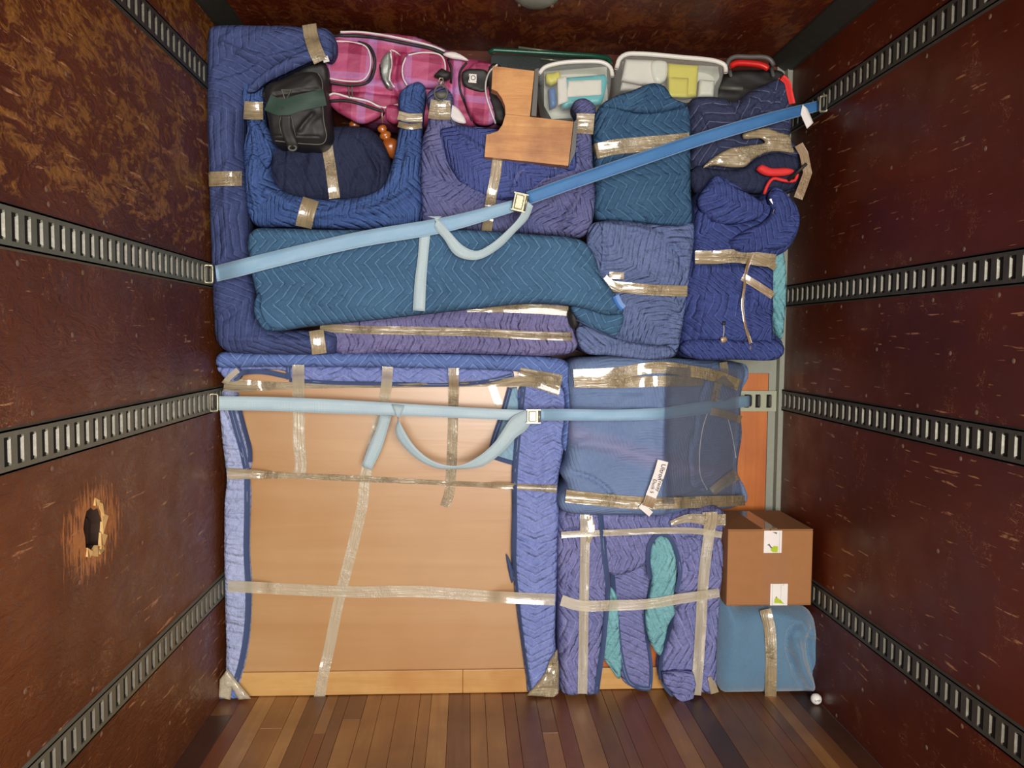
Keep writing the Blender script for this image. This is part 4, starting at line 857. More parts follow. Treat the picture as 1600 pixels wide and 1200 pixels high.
# ------------------------------------------------ K: periwinkle bundle
K2 = thing('wrapped_box', base(990, 552, 3.3), 'periwinkle blue crinkled quilted bundle with one taped band, right of centre', 'wrapped furniture')
k = blob('quilted_cover', [(928,362),(933,348),(960,343),(1010,348),(1060,352),(1084,348),(1086,370),(1080,420),(1074,470),(1066,520),(1058,552),(1040,560),(1000,556),(940,552),(912,548),(903,530),(902,505),(906,480),(915,440),(920,400)],
         3.13, .28, .04, QK, K2, rough=(.008, 4, 13, .6), seed=19, rot=-.8, warp=.07,
         creases=[([(936,355),(944,400),(936,440)], .006, -.014, 'g'), ([(905,520),(940,520),(1000,538),(1060,545)], .006, -.016, 'g'), ([(950,350),(1000,360),(1075,380)], .01, .010, 'g'), ([(960,452),(1075,453)], .014, -.008, 'g'), ([(1055,380),(1070,420),(1060,470)], .014, -.010, 'g')])
blob('left_edge_fold', [(922,354),(936,346),(942,380),(940,410),(934,440),(925,466),(915,450),(917,400)], 3.10, .05, .014, QK, K2, g=.007, rough=(.005,5,14,1.4), seed=67)
blob('bottom_fold', [(902,512),(925,510),(955,526),(1000,537),(1050,543),(1057,554),(1030,562),(960,556),(912,549)], 3.095, .06, .02, QK, K2, g=.007, rough=(.006,5,16,.1), rot=.4, seed=68)
tape('tape', [(955,447),(985,450),(1020,453),(1074,455)], 17, M_TAPE, K2, [k]); tape('tape_end', [(944,434),(957,445),(972,452)], 12, M_TAPEC, K2, [k], lift=.006); tape('tape_end', [(952,430),(975,431)], 11, M_TAPEC, K2, [k], lift=.009)
# ------------------------------------------------ I: mauve bundle under the teal one
I = thing('wrapped_headboard', base(700, 550, 3.25), 'mauve ruched bundle bound lengthways with shiny tape, on the covered cabinet', 'wrapped furniture')
i_ = blob('quilted_cover', [(515,520),(520,500),(560,485),(640,478),(740,474),(820,470),(878,470),(892,480),(896,500),(900,520),(904,538),(895,550),(860,556),(780,554),(680,552),(600,552),(530,552),(514,540)],
          3.15, .32, .03, QV, I, rough=(.007, 3, 26, 1.5), seed=21, rot=0, warp=.04, creases=[([(690,515),(890,522)], .010, -.012, 'g'), ([(520,514),(700,518)], .008, -.008, 'g')])
tape('tape', [(730,480),(790,481),(840,483),(888,486)], 15, M_TAPEC, I, [i_], cross=6); tape('tape', [(500,512),(560,515),(640,517),(740,519),(830,524),(894,526)], 13, M_TAPEC, I, [i_], cross=7, wrap=2)
sp_ = thing('small_case', base(897, 498, 3.16), 'small black rounded object peeking out at the right end of the mauve bundle', 'box')
blob('body', [(888,486),(897,480),(904,492),(905,508),(897,514),(890,505)], 3.10, .04, .015, M_BLACK, sp_, g=.008, seed=5)
# ------------------------------------------------ cabinet with exposed back, wrapped round its edges
YC = 3.245
CB = thing('wrapped_wardrobe', base(610, 1092, 3.4), 'large wooden wardrobe, back exposed, quilted blanket round its edges', 'wrapped furniture')
cbv = [P(354,566,YC), P(873,568,YC), P(868,1088,YC), P(352,1094,YC)]; x0, x1 = cbv[0].x, cbv[1].x; zt_ = cbv[0].z
MB().box((x0+.01, YC+.02, .002), (x1-.01, YB-.02, zt_-.01)).build('carcass', M_RAILW, CB)
zr = P(600, 1047, YC).z
MB().box((x0+.012, YC+.004, zr-.02), (x1-.012, YC+.019, zt_-.012)).build('back_panel', M_PANEL, CB)
xj = P(723, 1070, YC).x
MB().box((x0+.012, YC-.010, .002), (xj-.0006, YC+.0185, zr), bev=.002).build('bottom_rail', M_RAILW, CB); MB().box((xj+.0006, YC-.0105, .002), (x1-.012, YC+.0185, zr), bev=.002).build('bottom_rail', M_RAILW, CB)
panel_s = remember(mesh('surface_guide', [(x0, YC+.004, 0), (x1, YC+.004, 0), (x1, YC+.004, zt_), (x0, YC+.004, zt_)], [(0,1,2,3)], M_PANEL)); SURF['panel'] = SURF[panel_s]
bpy.data.objects.remove(bpy.data.objects[panel_s])
SURF['rail'] = BVHTree.FromPolygons([Vector(q) for q in ((x0, YC-.011, 0), (x1, YC-.011, 0), (x1, YC-.011, zr), (x0, YC-.011, zr))], [(0,1,2,3)])
def on(*a): return list(a)
bl = blob('side_cover', [(343,622),(350,606),(368,608),(374,640),(382,680),(391,712),(392,726),(388,742),(391,770),(389,820),(389,870),(392,910),(391,960),(387,1010),(379,1050),(372,1072),(356,1070),(352,1000),(350,920),(349,840),(350,780),(353,752),(350,720),(345,680)],
          YC-.035, .25, .028, QS, CB, rough=(.006, 3, 16, 0), rot=PI/2, seed=22, base=True, creases=[([(348,740),(392,738)], .012, -.012, 'g'), ([(346,640),(366,690),(378,730)], .008, -.012, 'g')])
br = blob('side_cover', [(812,606),(835,598),(862,596),(880,600),(888,630),(886,680),(878,720),(872,760),(874,800),(872,860),(870,930),(868,1000),(873,1050),(872,1086),(850,1088),(826,1084),(822,1060),(815,1010),(808,960),(802,900),(799,850),(801,790),(800,740),(805,680),(810,640)],
          YC-.045, .28, .03, QR, CB, rough=(.006, 3, 15, 0), rot=PI/2, seed=23, base=True, creases=[([(800,762),(874,764)], .012, -.012, 'g'), ([(800,934),(872,936)], .010, -.009, 'g'), ([(836,1086),(872,1030)], .010, -.010, 'g')])
tf = blob('turned_flap', [(793,606),(808,605),(812,640),(810,690),(806,724),(785,718),(765,712),(772,680),(784,640)], YC-.012, .014, .006, QC, CB, g=.008, seed=24, smooth=False, label='pale turned-over flap')
ts = blob('top_cover', [(372,572),(450,570),(600,573),(700,574),(800,578),(802,592),(760,598),(690,603),(620,600),(560,600),(480,597),(452,592),(448,582),(410,578),(380,584)], YC-.02, .05, .015, QR, CB, rough=(.004,5,12,0), seed=25, rot=PI/2)
tr = blob('rolled_top_edge', [(336,562),(342,552),(380,550),(450,551),(560,551),(680,553),(780,555),(850,558),(882,563),(893,576),(896,610),(894,650),(888,690),(884,706),(878,690),(883,650),(881,612),(872,596),(850,586),(800,580),(700,576),(600,574),(480,573),(380,574),(345,575),(337,570)],
          YC-.085, .42, .026, QR2, CB, rough=(.004, 4, 12, 0), rot=PI/2, seed=26, creases=[([(880,600),(890,640)], .006, .008, 'g'), ([(870,575),(890,600)], .006, -.008, 'g')])
lc = blob('corner_fold', [(338,574),(352,572),(372,575),(376,586),(366,596),(352,592),(344,584)], YC-.06, .06, .015, QR, CB, rough=(.004,6,14,.7), seed=27)
# dark bindings with pale stitching
for pth, on_, w in (([(364,592),(378,583),(410,581),(448,588)], [ts, lc], 8), ([(369,618),(378,655),(390,700),(391,722)], [bl], 7), ([(358,628),(368,665),(378,700),(385,732)], [bl], 10), ([(386,748),(386,800),(385,860),(388,930),(385,990),(376,1040),(368,1066)], [bl], 9),
                    ([(818,604),(813,650),(807,710),(804,760),(804,820),(803,880),(808,940),(815,1000),(824,1060),(828,1084)], [br], 8), ([(452,594),(520,598),(620,600),(700,601),(760,596),(800,586)], [ts], 6), ([(797,606),(786,645),(772,685),(766,710)], [tf], 8), ([(766,712),(786,719),(804,724)], [tf], 7), ([(450,574),(451,593)], [ts], 7)):
    tape('binding', pth, w, M_BIND, CB, on_, lift=.004, cross=3)
    rib('binding_stitch', pth, .0013, M_BIND2, CB, on_, lift=.007, n=4)
blob('torn_scrap', [(791,866),(797,876),(803,900),(800,912),(795,895)], YC-.02, .01, .004, M_BIND, CB, g=.008, seed=3)
# tapes over the cabinet
PS = ['panel', 'rail', bl.name, br.name, ts.name, tr.name]
tape('tape', [(466,570),(466,592),(467,640),(467,690),(470,730),(466,745)], 19, M_TAPEF, CB, PS, cross=5); tape('tape', [(606,573),(604,600),(600,625),(592,660),(580,705),(571,745),(566,790),(552,850),(538,905),(528,945),(515,1010),(506,1050),(499,1090)], 17, M_TAPEF, CB, PS, cross=5)
tape('tape', [(709,575),(709,610),(708,640),(707,690),(705,735),(702,770),(695,792)], 16, M_TAPEC, CB, PS, cross=6, bridge=4); tape('tape', [(768,600),(775,620),(780,634)], 12, M_TAPEF, CB, PS)
tape('tape', [(350,600,20),(372,602,20),(420,603,14),(500,603,8),(600,603,6),(700,601,8),(780,598,12),(830,596,18),(876,604,30)], 18, M_TAPEC, CB, PS, cross=6, bridge=6); tape('tape', [(812,580,12),(840,588,18),(876,598,26)], 16, M_TAPEC, CB, PS, lift=.005, cross=6)
tape('tape', [(355,740,18),(390,741,15),(450,743,10),(560,748,10),(640,752,8),(720,756,8),(800,760,9),(870,764,12)], 11, M_TAPEC, CB, PS, cross=5, bridge=6, lift=.004)
tape('tape', [(356,916),(400,918),(480,922),(560,925),(640,924),(700,927),(780,933),(867,937)], 18, M_TAPEF, CB, PS, bridge=6, lift=.004)
tape('tape', [(372,578),(358,590),(350,600)], 9, M_TAPEF, CB, PS+[lc.name], lift=.005)
blob('corner_tape', [(341,1090),(343,1062),(355,1046),(372,1068),(392,1092),(372,1094),(362,1075),(360,1094)], YC-.055, .008, .004, M_TAPEF, CB, g=.007, rough=(.003,9,14,.5), smooth=False, base=True, seed=28)
blob('corner_tape', [(823,1087),(838,1070),(852,1052),(860,1030),(871,1014),(874,1050),(873,1084),(866,1090)], YC-.065, .008, .004, M_TAPEC, CB, g=.007, rough=(.006,9,18,.9), smooth=False, base=True, seed=29)
blob('fabric_corner', [(341,1078),(350,1074),(372,1080),(385,1090),(380,1097),(366,1098),(345,1097)], YC-.04, .05, .012, QR2, CB, g=.008, base=True, seed=30)
# ------------------------------------------------ N: blanket bundle under shrink film
xe = P(1037, 650, 3.13).x
def bend(x, z): return max(0, x-xe)*.80+max(0, x-xe)**2*.35
N = thing('wrapped_armchair', base(1010, 796, 3.35), 'large slate blue film-covered bundle bound with tape, beside the wardrobe', 'wrapped furniture')
def yb_(px, y): # depth of the bent side at a picture column
    Y = 3.16
    for _ in range(12): Y = min(3.16+bend(P(px, y, Y).x, 0), 3.545)
    return Y
nn = [(886,575),(893,563),(930,557),(1000,556),(1060,560),(1110,562),(1150,566),(1168,572),(1170,590),(1160,610),(1158,640),(1160,680),(1154,720),(1154,742),(1164,760),(1169,780),(1164,788),(1140,792),(1100,796),(1060,799),(1000,802),(940,802),(890,799),(874,792),(872,775),(884,756),(876,738),(884,720),(886,680),(888,630)]
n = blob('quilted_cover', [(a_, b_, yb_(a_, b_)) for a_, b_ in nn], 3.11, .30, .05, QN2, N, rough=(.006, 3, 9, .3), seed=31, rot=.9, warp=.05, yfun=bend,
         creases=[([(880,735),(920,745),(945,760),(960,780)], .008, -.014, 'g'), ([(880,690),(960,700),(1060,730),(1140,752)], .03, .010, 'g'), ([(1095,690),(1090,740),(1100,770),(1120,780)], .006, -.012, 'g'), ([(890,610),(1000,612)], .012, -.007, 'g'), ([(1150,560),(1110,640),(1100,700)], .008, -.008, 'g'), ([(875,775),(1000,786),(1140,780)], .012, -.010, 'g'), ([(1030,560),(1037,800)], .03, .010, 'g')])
tape('tape', [(896,586),(960,583),(1030,574),(1080,580),(1120,588),(1155,602)], 18, M_TAPE, N, [n], cross=7, lift=.004, bridge=4); tape('tape', [(897,597),(950,598),(1020,596),(1060,595),(1098,594)], 17, M_TAPE, N, [n], cross=7, lift=.003)
tape('tape', [(884,775,20),(940,781,20),(1000,786,20),(1050,786,18),(1110,784,18),(1164,782,16)], 18, M_TAPE, N, [n], cross=7, lift=.004, bridge=4); tape('tape', [(1130,566),(1132,585),(1122,600),(1116,628)], 12, M_TAPEC, N, [n], lift=.006)
tape('tape', [(1112,768,14),(1130,755,16),(1152,740,18)], 16, M_TAPEC, N, [n], lift=.004); tape('tape', [(1110,642),(1135,648),(1158,656)], 12, M_TAPE, N, [n])
rib('film_edge', [(1107,640),(1098,670),(1093,710),(1095,745),(1105,765)], .0022, M_WHITE, N, [n]); rib('film_edge', [(1136,648),(1144,680),(1150,715)], .0018, M_PLW, N, [n])
tape('film', [(1038,680),(1070,681),(1110,682),(1152,684)], 214, M_FILM, N, [n], lift=.018, cross=26, label='translucent grey film sheet')
lb = tape('paper_label', [(1036,720),(1031,738),(1024,758),(1017,776)], 17, M_PAPER, N, [n], lift=.026, cross=4, label='white handwritten paper label'); tape('paper_label', [(1012,793),(1006,800)], 22, M_PAPER, N, [n], lift=.026, cross=4); tape('label_tape', [(1018,776),(1012,792)], 18, M_TAPEK, N, [n], lift=.027, cross=4)
dn = (P(1020,775,3.08)-P(1034,722,3.08)).normalized(); rt = dn.cross(Vector((0, 1, 0))).normalized()
if rt.x > 0: rt = -rt
yy = min(hit(a_, b_, [n.name], 3.1) for a_, b_ in ((1036, 722), (1028, 748), (1018, 774), (1044, 740)))-.034
text('handwriting', 'Ultron', P(1034, 738, yy), dn, -rt, .024, M_INK, N); text('handwriting', 'Tracey', P(1030.5, 758, yy), dn, -rt, .019, M_INK, N); text('handwriting', 'Duck 5', P(1021, 760, yy-.001), dn, -rt, .019, M_INK, N)
# ------------------------------------------------ O: lilac bundle over a wooden chest
YO2 = 3.22
O = thing('wrapped_chest', base(1000, 1088, 3.4), 'wooden chest under overlapping lilac quilts with aqua lining, right of the wardrobe', 'wrapped furniture')
q0, q1 = P(885, 830, YO2+.05), P(1118, 1085, YO2+.05); zc_ = P(1000, 1048, YO2).z
MB().box((q0.x, YO2+.05, .002), (q1.x, YB-.03, q0.z)).build('chest_body', M_ORANGE, O); MB().box((q0.x, YO2+.03, .002), (q1.x, YO2+.049, zc_), bev=.002).build('bottom_rail', M_RAILW, O)
o_top = blob('top_cover', [(874,806),(880,799),(930,800),(1000,801),(1060,798),(1120,794),(1132,800),(1136,815),(1130,832),(1126,850),(1060,860),(960,900),(900,860),(876,840)], YO2-.045, .36, .04, QO, O, rough=(.008,4,15,1.4), rot=0, seed=32, creases=[([(880,830),(1130,836)], .010, -.012, 'g'), ([(945,800),(948,850)], .006, -.014, 'g')])
o_mid = blob('middle_flap', [(950,845),(975,840),(1010,838),(1040,840),(1046,870),(1020,910),(1012,960),(1014,1010),(1018,1045),(1016,1078),(1000,1078),(975,1066),(965,1030),(962,960),(958,900)], YO2-.005, .05, .02, QO, O, rough=(.006,4,14,.5), rot=PI/2, seed=33, base=True,
             creases=[([(955,860),(985,885),(1018,905)], .005, -.014, 'g')])
o_aq1 = blob('aqua_lining', [(942,925),(950,915),(964,930),(968,980),(972,1030),(968,1062),(955,1045),(942,1024),(944,980)], YO2-.012, .03, .01, QA, O, rough=(.004,4,8,1.5), seed=34, label='aqua lining')
o_left = blob('left_flap', [(873,835),(880,828),(930,826),(946,832),(950,870),(952,910),(948,960),(944,1000),(938,1040),(934,1084),(910,1086),(880,1084),(875,1050),(874,980),(873,900)], YO2-.055, .30, .035, QO, O, rough=(.008,4,13,1.5), rot=.1, seed=35, base=True, warp=.06,
              creases=[([(876,920),(944,925)], .010, -.008, 'g'), ([(915,800),(912,1086)], .014, -.008, 'g'), ([(885,880),(892,905),(884,930)], .008, -.012, 'g')])
o_right = blob('right_flap', [(1022,846),(1040,838),(1080,834),(1118,832),(1130,850),(1131,880),(1127,930),(1122,1000),(1121,1060),(1119,1084),(1100,1084),(1078,1087),(1060,1096),(1045,1075),(1034,1065),(1032,1040),(1042,1010),(1050,985),(1056,940),(1058,890),(1046,865)], YO2-.055, .30, .035, QO, O, rough=(.008,4,13,1.4), rot=-.1, seed=36, base=True, warp=.06,
               creases=[([(1038,1052),(1085,1050)], .004, -.014, 'f'), ([(1060,880),(1050,930),(1055,980)], .008, .010, 'g'), ([(1090,860),(1070,890),(1095,900)], .008, -.012, 'g'), ([(1100,840),(1096,1080)], .014, -.009, 'g'), ([(1052,930),(1125,925)], .012, -.009, 'g')])
o_aq2 = blob('aqua_lining', [(1020,850),(1032,835),(1046,842),(1056,870),(1057,910),(1052,940),(1056,958),(1046,975),(1040,1000),(1032,1025),(1022,1015),(1012,990),(1010,960),(1016,930),(1020,900),(1014,880)], YO2-.074, .05, .018, QA, O, rough=(.005,4,8,1.5), seed=37, label='aqua lining')
for pth, on_, w in (([(938,800),(942,840),(946,880),(950,915),(946,970),(941,1020),(935,1060),(932,1084)], [o_left, o_top], 8), ([(952,850),(958,910),(964,970),(970,1020),(978,1055),(985,1068),(1005,1076),(1016,1076)], [o_mid], 7), ([(1016,1076),(1018,1050),(1012,1000),(1006,960)], [o_mid], 5),
                    ([(1016,905),(1013,870),(1018,846),(1032,834),(1046,840),(1058,866),(1063,895),(1056,925)], [o_aq2, o_right, o_top], 7), ([(1052,958),(1046,985),(1036,1015),(1032,1040),(1032,1062)], [o_right], 6), ([(1035,1066),(1050,1085),(1064,1095)], [o_right], 7)):
    tape('binding', pth, w, M_BIND, O, on_, lift=.004, cross=3); rib('binding_stitch', pth, .0013, M_BIND2, O, on_, lift=.007, n=4)
blob('floor_corner', [(1036,1054),(1060,1050),(1084,1052),(1088,1070),(1084,1092),(1068,1098),(1060,1096),(1048,1080),(1038,1070)], 3.135, .05, .010, QO, O, g=.007, rough=(.006,5,14,.8), rot=.8, seed=70, smooth=False)
OS = [o_left, o_right, o_top, o_mid, o_aq1, o_aq2]
tape('tape', [(914,803),(914,850),(913,910),(912,970),(911,1030),(910,1084)], 15, M_TAPEF, O, OS, cross=5, lift=.004, bridge=3); tape('tape', [(1106,800),(1108,830),(1103,870),(1098,920),(1095,980),(1091,1040),(1087,1086)], 17, M_TAPEF, O, OS, cross=5, lift=.004, bridge=3)
tape('tape', [(877,836),(910,834),(970,832),(1040,829),(1090,830),(1128,836)], 10, M_TAPEF, O, OS, lift=.006, bridge=6); tape('tape', [(877,938,17),(905,946,17),(960,946,17),(1010,944,16),(1060,936,16),(1100,930,15),(1124,926,14)], 15, M_TAPEF, O, OS, lift=.007, bridge=9)
tape('tape', [(1048,818,8),(1075,810,13),(1105,812,17),(1134,812,18)], 15, M_TAPEC, O, OS, lift=.011, cross=7, wrinkle=.006); tape('tape', [(1112,800),(1112,812),(1108,828)], 18, M_TAPEC, O, OS, lift=.016, cross=6)
tape('tape', [(921,806,8),(924,826,11),(919,848,7)], 10, M_TAPEC, O, OS, lift=.010, cross=6, wrinkle=.006); tape('tape', [(1108,1058,5),(1113,1070,11),(1117,1083,13)], 10, M_TAPEC, O, OS, lift=.010, cross=6, wrinkle=.006)
# ------------------------------------------------ P: fleece bundle, Q: carton, ball
PB = thing('wrapped_stool', base(1205, 1092, 3.35), 'plain blue fleece bundle on the floor under the cardboard carton', 'wrapped furniture')
pb = blob('fleece_cover', [(1124,950),(1128,936),(1140,938),(1152,948),(1180,950),(1230,948),(1262,952),(1277,975),(1284,1010),(1289,1050),(1288,1080),(1276,1092),(1240,1094),(1180,1092),(1140,1090),(1126,1078),(1120,1055),(1122,1000)], 3.16, .34, .06, M_FLEECE, PB, rough=(.005,3,6,1.2), seed=41, base=True, bulge=.02,
          creases=[([(1195,948),(1240,965),(1265,990)], 0.023, 0.0176, 'g'), ([(1245,972),(1232,985),(1228,1010),(1236,1030)], 0.011, -0.0198, 'g'), ([(1262,985),(1266,1030),(1280,1075)], 0.015, -0.0198, 'g'), ([(1240,1000),(1250,1040),(1272,1085)], 0.019, 0.0154, 'g'), ([(1232,1020),(1240,1050),(1262,1080)], 0.011, -0.0154, 'g'), ([(1132,945),(1130,980),(1128,1010)], 0.011, -0.0176, 'g'), ([(1202,950),(1204,1092)], 0.023, -0.0077, 'g')])
tape('tape', [(1196,952),(1203,985),(1205,1030),(1204,1090)], 18, M_TAPE, PB, [pb])
CT = thing('cardboard_box', base(1200, 946, 3.25), 'brown cardboard carton with two printed white stickers', 'box')
bb = P(1135, 947, 3.14); bt = P(1271, 828, 3.14); y1 = 3.50
MB().box((bb.x, 3.14, bb.z), (bt.x, y1, bt.z-.002), bev=.004).build('carton_body', M_CARD, CT)
mx_ = (bb.x+bt.x)/2
MB().box((bb.x, 3.145, bt.z-.002), (mx_-.002, y1-.005, bt.z+.002)).build('top_flap', M_CARD, CT); MB().box((mx_+.002, 3.145, bt.z-.002), (bt.x, y1-.005, bt.z+.002)).build('top_flap', M_CARD, CT)
MB().box((mx_-.03, 3.15, bt.z+.0022), (mx_+.03, y1-.02, bt.z+.0035)).build('top_tape', M_TAPEK, CT); MB().box((bb.x+.008, 3.138, bb.z+.004), (bt.x-.008, 3.1395, bb.z+.006)).build('bottom_seam', M_CARDIN, CT)
c0, c1 = P(1193, 864, 3.138), P(1231, 945, 3.138)
MB().box((c0.x, 3.1385, c1.z), (c1.x, 3.1395, c0.z)).build('clear_tape', clearp('clear_carton_tape', (252, 250, 246), .0), CT)
for (a0, b0, a1, b1) in ((1193, 829, 1222, 864), (1203, 912, 1231, 946)):
    s0, s1 = P(a0, b1, 3.137), P(a1, b0, 3.137); st = MB().box((s0.x, 3.1362, s0.z), (s1.x, 3.138, s1.z)).build('sticker', M_PAPER, CT)
    w_, h_ = s1.x-s0.x, s1.z-s0.z; fy = 3.1358
    def pol(pts, mat, nm, w=.0): mesh(nm, [(s0.x+u*w_, fy, s0.z+v*h_) for u, v in pts], [tuple(range(len(pts)))], mat, st, None, False)
    if b0 < 900:
        pol([(.38,.12),(.5,.04),(.78,.03),(.80,.30),(.56,.32),(.40,.2)], M_LIME, 'green_print'); pol([(.18,.36),(.30,.42),(.40,.30),(.50,.22),(.38,.22),(.30,.32)], M_SEAM, 'grey_print'); pol([(.45,.94),(.70,.84),(.72,.92)], M_SEAM, 'grey_print'); pol([(.86,.02),(.87,.02),(.87,.98),(.86,.98)], M_SEAM, 'print_rule')
    else:
        pol([(.24,.12),(.55,.10),(.84,.06),(.62,.24),(.38,.38),(.24,.30)], M_LIME, 'green_print'); pol([(.28,.38),(.40,.42),(.36,.34)], M_SEAM, 'grey_print'); pol([(.70,.90),(.80,.97),(.72,.97)], M_LIME, 'green_print'); pol([(.12,.02),(.13,.02),(.13,.98),(.12,.98)], M_SEAM, 'print_rule'); pol([(.60,.15),(.61,.15),(.61,.95),(.60,.95)], M_SEAM, 'print_rule')
rb = .0215; fb = P(1275, 1100, 3.09); BL = thing('golf_ball', (fb.x, fb.y, rb), 'white golf ball on the floor at the fleece bundle corner', 'ball')
mb = MB(); n_ = 24; v = []
for a_ in range(1, 12):
    th = PI*a_/12; v += [(fb.x+rb*math.sin(th)*math.cos(2*PI*i/n_), fb.y+rb*math.sin(th)*math.sin(2*PI*i/n_), rb+rb*math.cos(th)) for i in range(n_)]
v += [(fb.x, fb.y, 2*rb), (fb.x, fb.y, 0)]
mb.add(v, [(j*n_+i, (j+1)*n_+i, (j+1)*n_+(i+1) % n_, j*n_+(i+1) % n_) for j in range(10) for i in range(n_)]+[(i, (i+1) % n_, 11*n_) for i in range(n_)]+[(10*n_+(i+1) % n_, 10*n_+i, 11*n_+1) for i in range(n_)])
g = G('golf_ball_white'); vr = g.n('TexVoronoi'); g.put(vr.inputs['Vector'], g.pos()); vr.inputs['Scale'].default_value = 260
mb.build('ball_shell', g.fin(lin((232, 228, 222)), .3, g.bump(vr.outputs[0], .002, .5)), BL, smooth=True)
dr = (CAM-Vector((fb.x, fb.y, rb))).normalized(); nv = (dr+Vector((.25, 0, -.35))).normalized(); ux = Vector((1, .1, 0)); ux = (ux-nv*ux.dot(nv)).normalized()
text('ball_print', 'LMP', Vector((fb.x, fb.y, rb))+nv*(rb+.0006), ux, nv.cross(ux), .012, M_INK, BL)
# ------------------------------------------------ straps
def fitting(parent, p, ax, h=.032, w_=.014, mat=M_STEEL):          # rectangular wire loop with a clip plate
    ax = Vector(ax).normalized(); z = Vector((0, 0, 1)); pts = []
    for u, v in ((-1, -1), (-1, 1), (1, 1), (1, -1)):
        pts.append(Vector(p)+ax*w_*u+z*h*v)
    sp = [pts[i].lerp(pts[(i+1) % 4], t) for i in range(4) for t in (.08, .5, .92)]
    MB().tube(sp, .005, 8, True).build('hook_loop', mat, parent, smooth=True)
    q = Vector(p)-ax*(w_+.012)
    MB().tube([q-z*h*.9, q+z*h*.9], .0055).tube([q-z*h*.9+ax*.012, q+z*h*.9+ax*.012], .004).build('hook_clip', mat, parent, smooth=True)
U1 = thing('cargo_strap', base(800, 320, 3.0), 'upper blue ratchet-style strap running diagonally from left wall up to right wall', 'strap')
webbing('webbing', [(336,415,3.05),(372,406,2.975),(420,394,2.965),(560,362,2.955),(700,338,2.955),(800,313,2.99)], [(339,440,3.05),(374,432,2.975),(420,420,2.965),(560,387,2.955),(700,362,2.955),(803,331,2.99)], M_WEBM, U1, label='lower left length of blue webbing')
webbing('webbing', [(822,300,2.995),(900,272,3.01),(1000,238,3.04),(1100,205,3.08),(1200,176,3.12),(1279,157,3.25)], [(829,319,2.995),(900,294,3.01),(1000,260,3.04),(1100,226,3.08),(1200,196,3.12),(1281,173,3.25)], M_WEB, U1, label='upper right length of blue webbing')
webbing('hanging_loop', [(822,312,2.985),(812,338,2.96),(790,362,2.95),(766,382,2.94),(745,392,2.94),(725,385,2.94),(705,365,2.935),(688,345,2.945),(668,338,2.945)], [(833,322,2.985),(826,340,2.975),(804,364,2.965),(780,388,2.955),(745,406,2.95),(712,399,2.95),(694,374,2.945),(678,352,2.948),(690,338,2.945)], M_WEBG, U1, label='grey-blue loose loop of webbing')
webbing('strap_tail', [(656,362,2.965),(653,400,2.97),(648,440,2.97),(645,485,2.968)], [(673,361,2.965),(669,400,2.97),(666,440,2.97),(664,486,2.968)], M_WEBG, U1, label='hanging grey-blue strap tail')
p = P(812, 317, 2.975); mb = MB(); Mx = Matrix.Translation(p) @ Matrix.Rotation(.2, 4, 'Y')
M2 = lambda a_, b_: mb.box(a_, b_, Mx, .0015)
mb.box((-.024, -.010, -.030), (.024, -.006, .030), Mx, .001).box((-.028, -.016, -.033), (.026, -.002, -.029), Mx).box((-.028, -.016, .029), (.026, -.002, .033), Mx); mb.build('buckle', M_STEEL, U1)
MB().box((-.018, -.020, -.026), (.012, -.012, .026), Mx, .003).build('buckle_lever', M_STEEL, U1); MB().tube([Mx @ Vector((.022, -.012, -.03)), Mx @ Vector((.022, -.012, .03))], .004).build('buckle_bar', M_STEEL, U1, smooth=True)
pl_ = PW(326, 428, XL+.02); fitting(U1, P(326, 428, pl_.y), (.8, .4, 0)); pr_ = PW(1286, 160, XR-.02); fitting(U1, P(1287, 162, pr_.y), (-.6, .5, 0), h=.03)
blob('paper_tag', [(1254,163),(1262,170),(1271,192),(1261,201),(1251,178)], 3.19, .002, .0008, M_PAPER, U1, g=.01, smooth=False, rough=(0,1,1,0), label='white paper tag')
U2 = thing('cargo_strap', base(800, 640, 3.1), 'lower pale blue strap running across the wardrobe to the bulkhead track', 'strap')
webbing('webbing', [(341,619,3.12),(420,620,3.13),(520,624,3.13),(640,631,3.13),(760,638,3.13),(827,641,3.12)], [(341,641,3.12),(420,642,3.13),(520,646,3.13),(640,650,3.13),(760,655,3.13),(827,658,3.12)], M_WEBL, U2, label='pale blue left length of webbing')
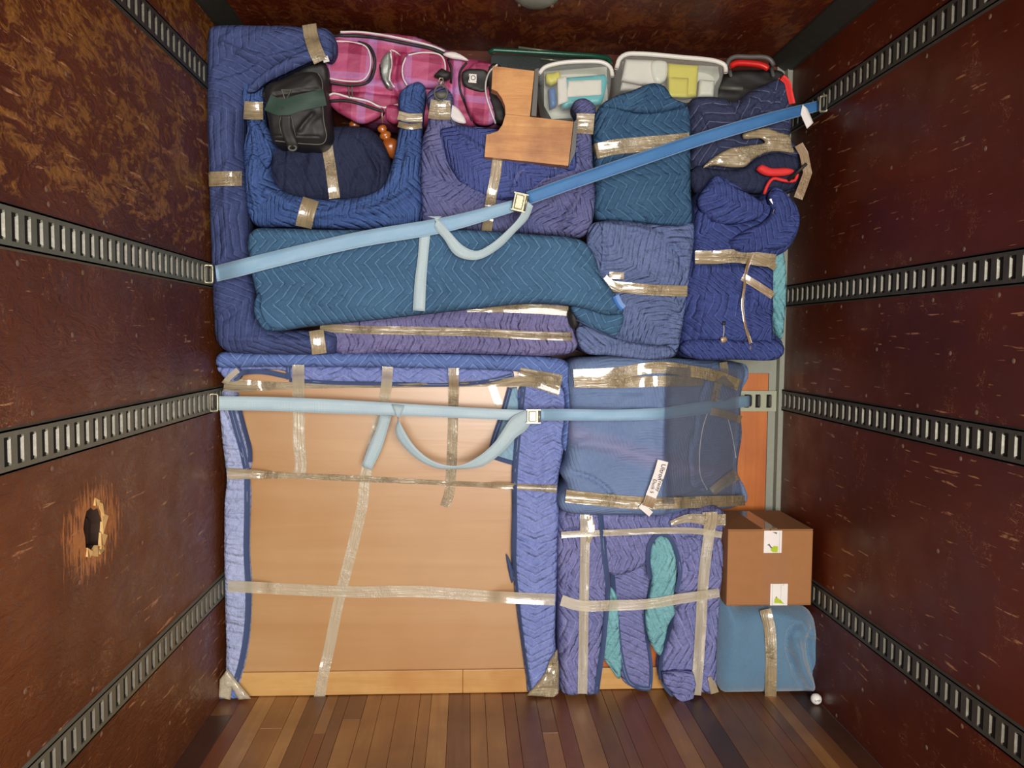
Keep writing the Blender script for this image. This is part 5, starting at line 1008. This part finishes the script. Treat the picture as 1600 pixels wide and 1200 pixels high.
yq = [hit(x, 645, [n.name], 3.1)-.008 for x in (1035, 1080, 1120, 1150)]
webbing('webbing', [(845,639,3.10),(890,639,3.03),(960,640,3.03),(1020,638,min(yq[0], 3.06)),(1036,637,yq[0]),(1080,630,yq[1]),(1120,625,yq[2]),(1150,620,yq[3]),(1172,618,YB-.035)], [(845,657,3.10),(890,657,3.03),(960,657,3.03),(1020,656,min(yq[0], 3.06)),(1036,655,yq[0]),(1080,650,yq[1]),(1120,644,yq[2]),(1150,638,yq[3]),(1172,635,YB-.035)], M_WEBM, U2, label='blue right length of webbing')
webbing('hanging_loop', [(822,641,3.11),(800,652,3.10),(786,672,3.09),(772,692,3.09),(745,715,3.08),(715,728,3.08),(680,722,3.08),(650,700,3.08),(630,670,3.09),(612,632,3.115)], [(835,652,3.11),(822,672,3.10),(806,684,3.09),(790,702,3.09),(755,728,3.09),(715,733,3.09),(680,731,3.09),(645,712,3.09),(618,676,3.10),(632,634,3.115)][:10], M_WEBG, U2, label='grey-blue loose loop of webbing')
webbing('strap_tail', [(594,648,3.14),(588,670,3.15),(576,698,3.155),(565,728,3.15)], [(612,649,3.14),(606,670,3.15),(596,702,3.155),(580,735,3.15)], M_WEBG, U2, label='hanging grey-blue strap tail')
p = P(833, 650, 3.10); mb = MB(); Mx = Matrix.Translation(p)
mb.box((-.024, -.010, -.024), (.024, -.006, .024), Mx, .001).box((-.028, -.016, -.027), (.028, -.002, -.023), Mx).box((-.028, -.016, .023), (.028, -.002, .027), Mx); mb.build('buckle', M_STEEL, U2)
MB().box((-.018, -.020, -.020), (.012, -.012, .020), Mx, .003).build('buckle_lever', M_STEEL, U2); MB().tube([Mx @ Vector((.022, -.012, -.024)), Mx @ Vector((.022, -.012, .024))], .004).build('buckle_bar', M_STEEL, U2, smooth=True)
pl_ = PW(334, 629, XL+.02); fitting(U2, P(334, 629, pl_.y), (.8, .4, 0)); fitting(U2, P(1170, 626, YB-.036), (1, 0, 0), h=.022, w_=.01, mat=M_BLACK)
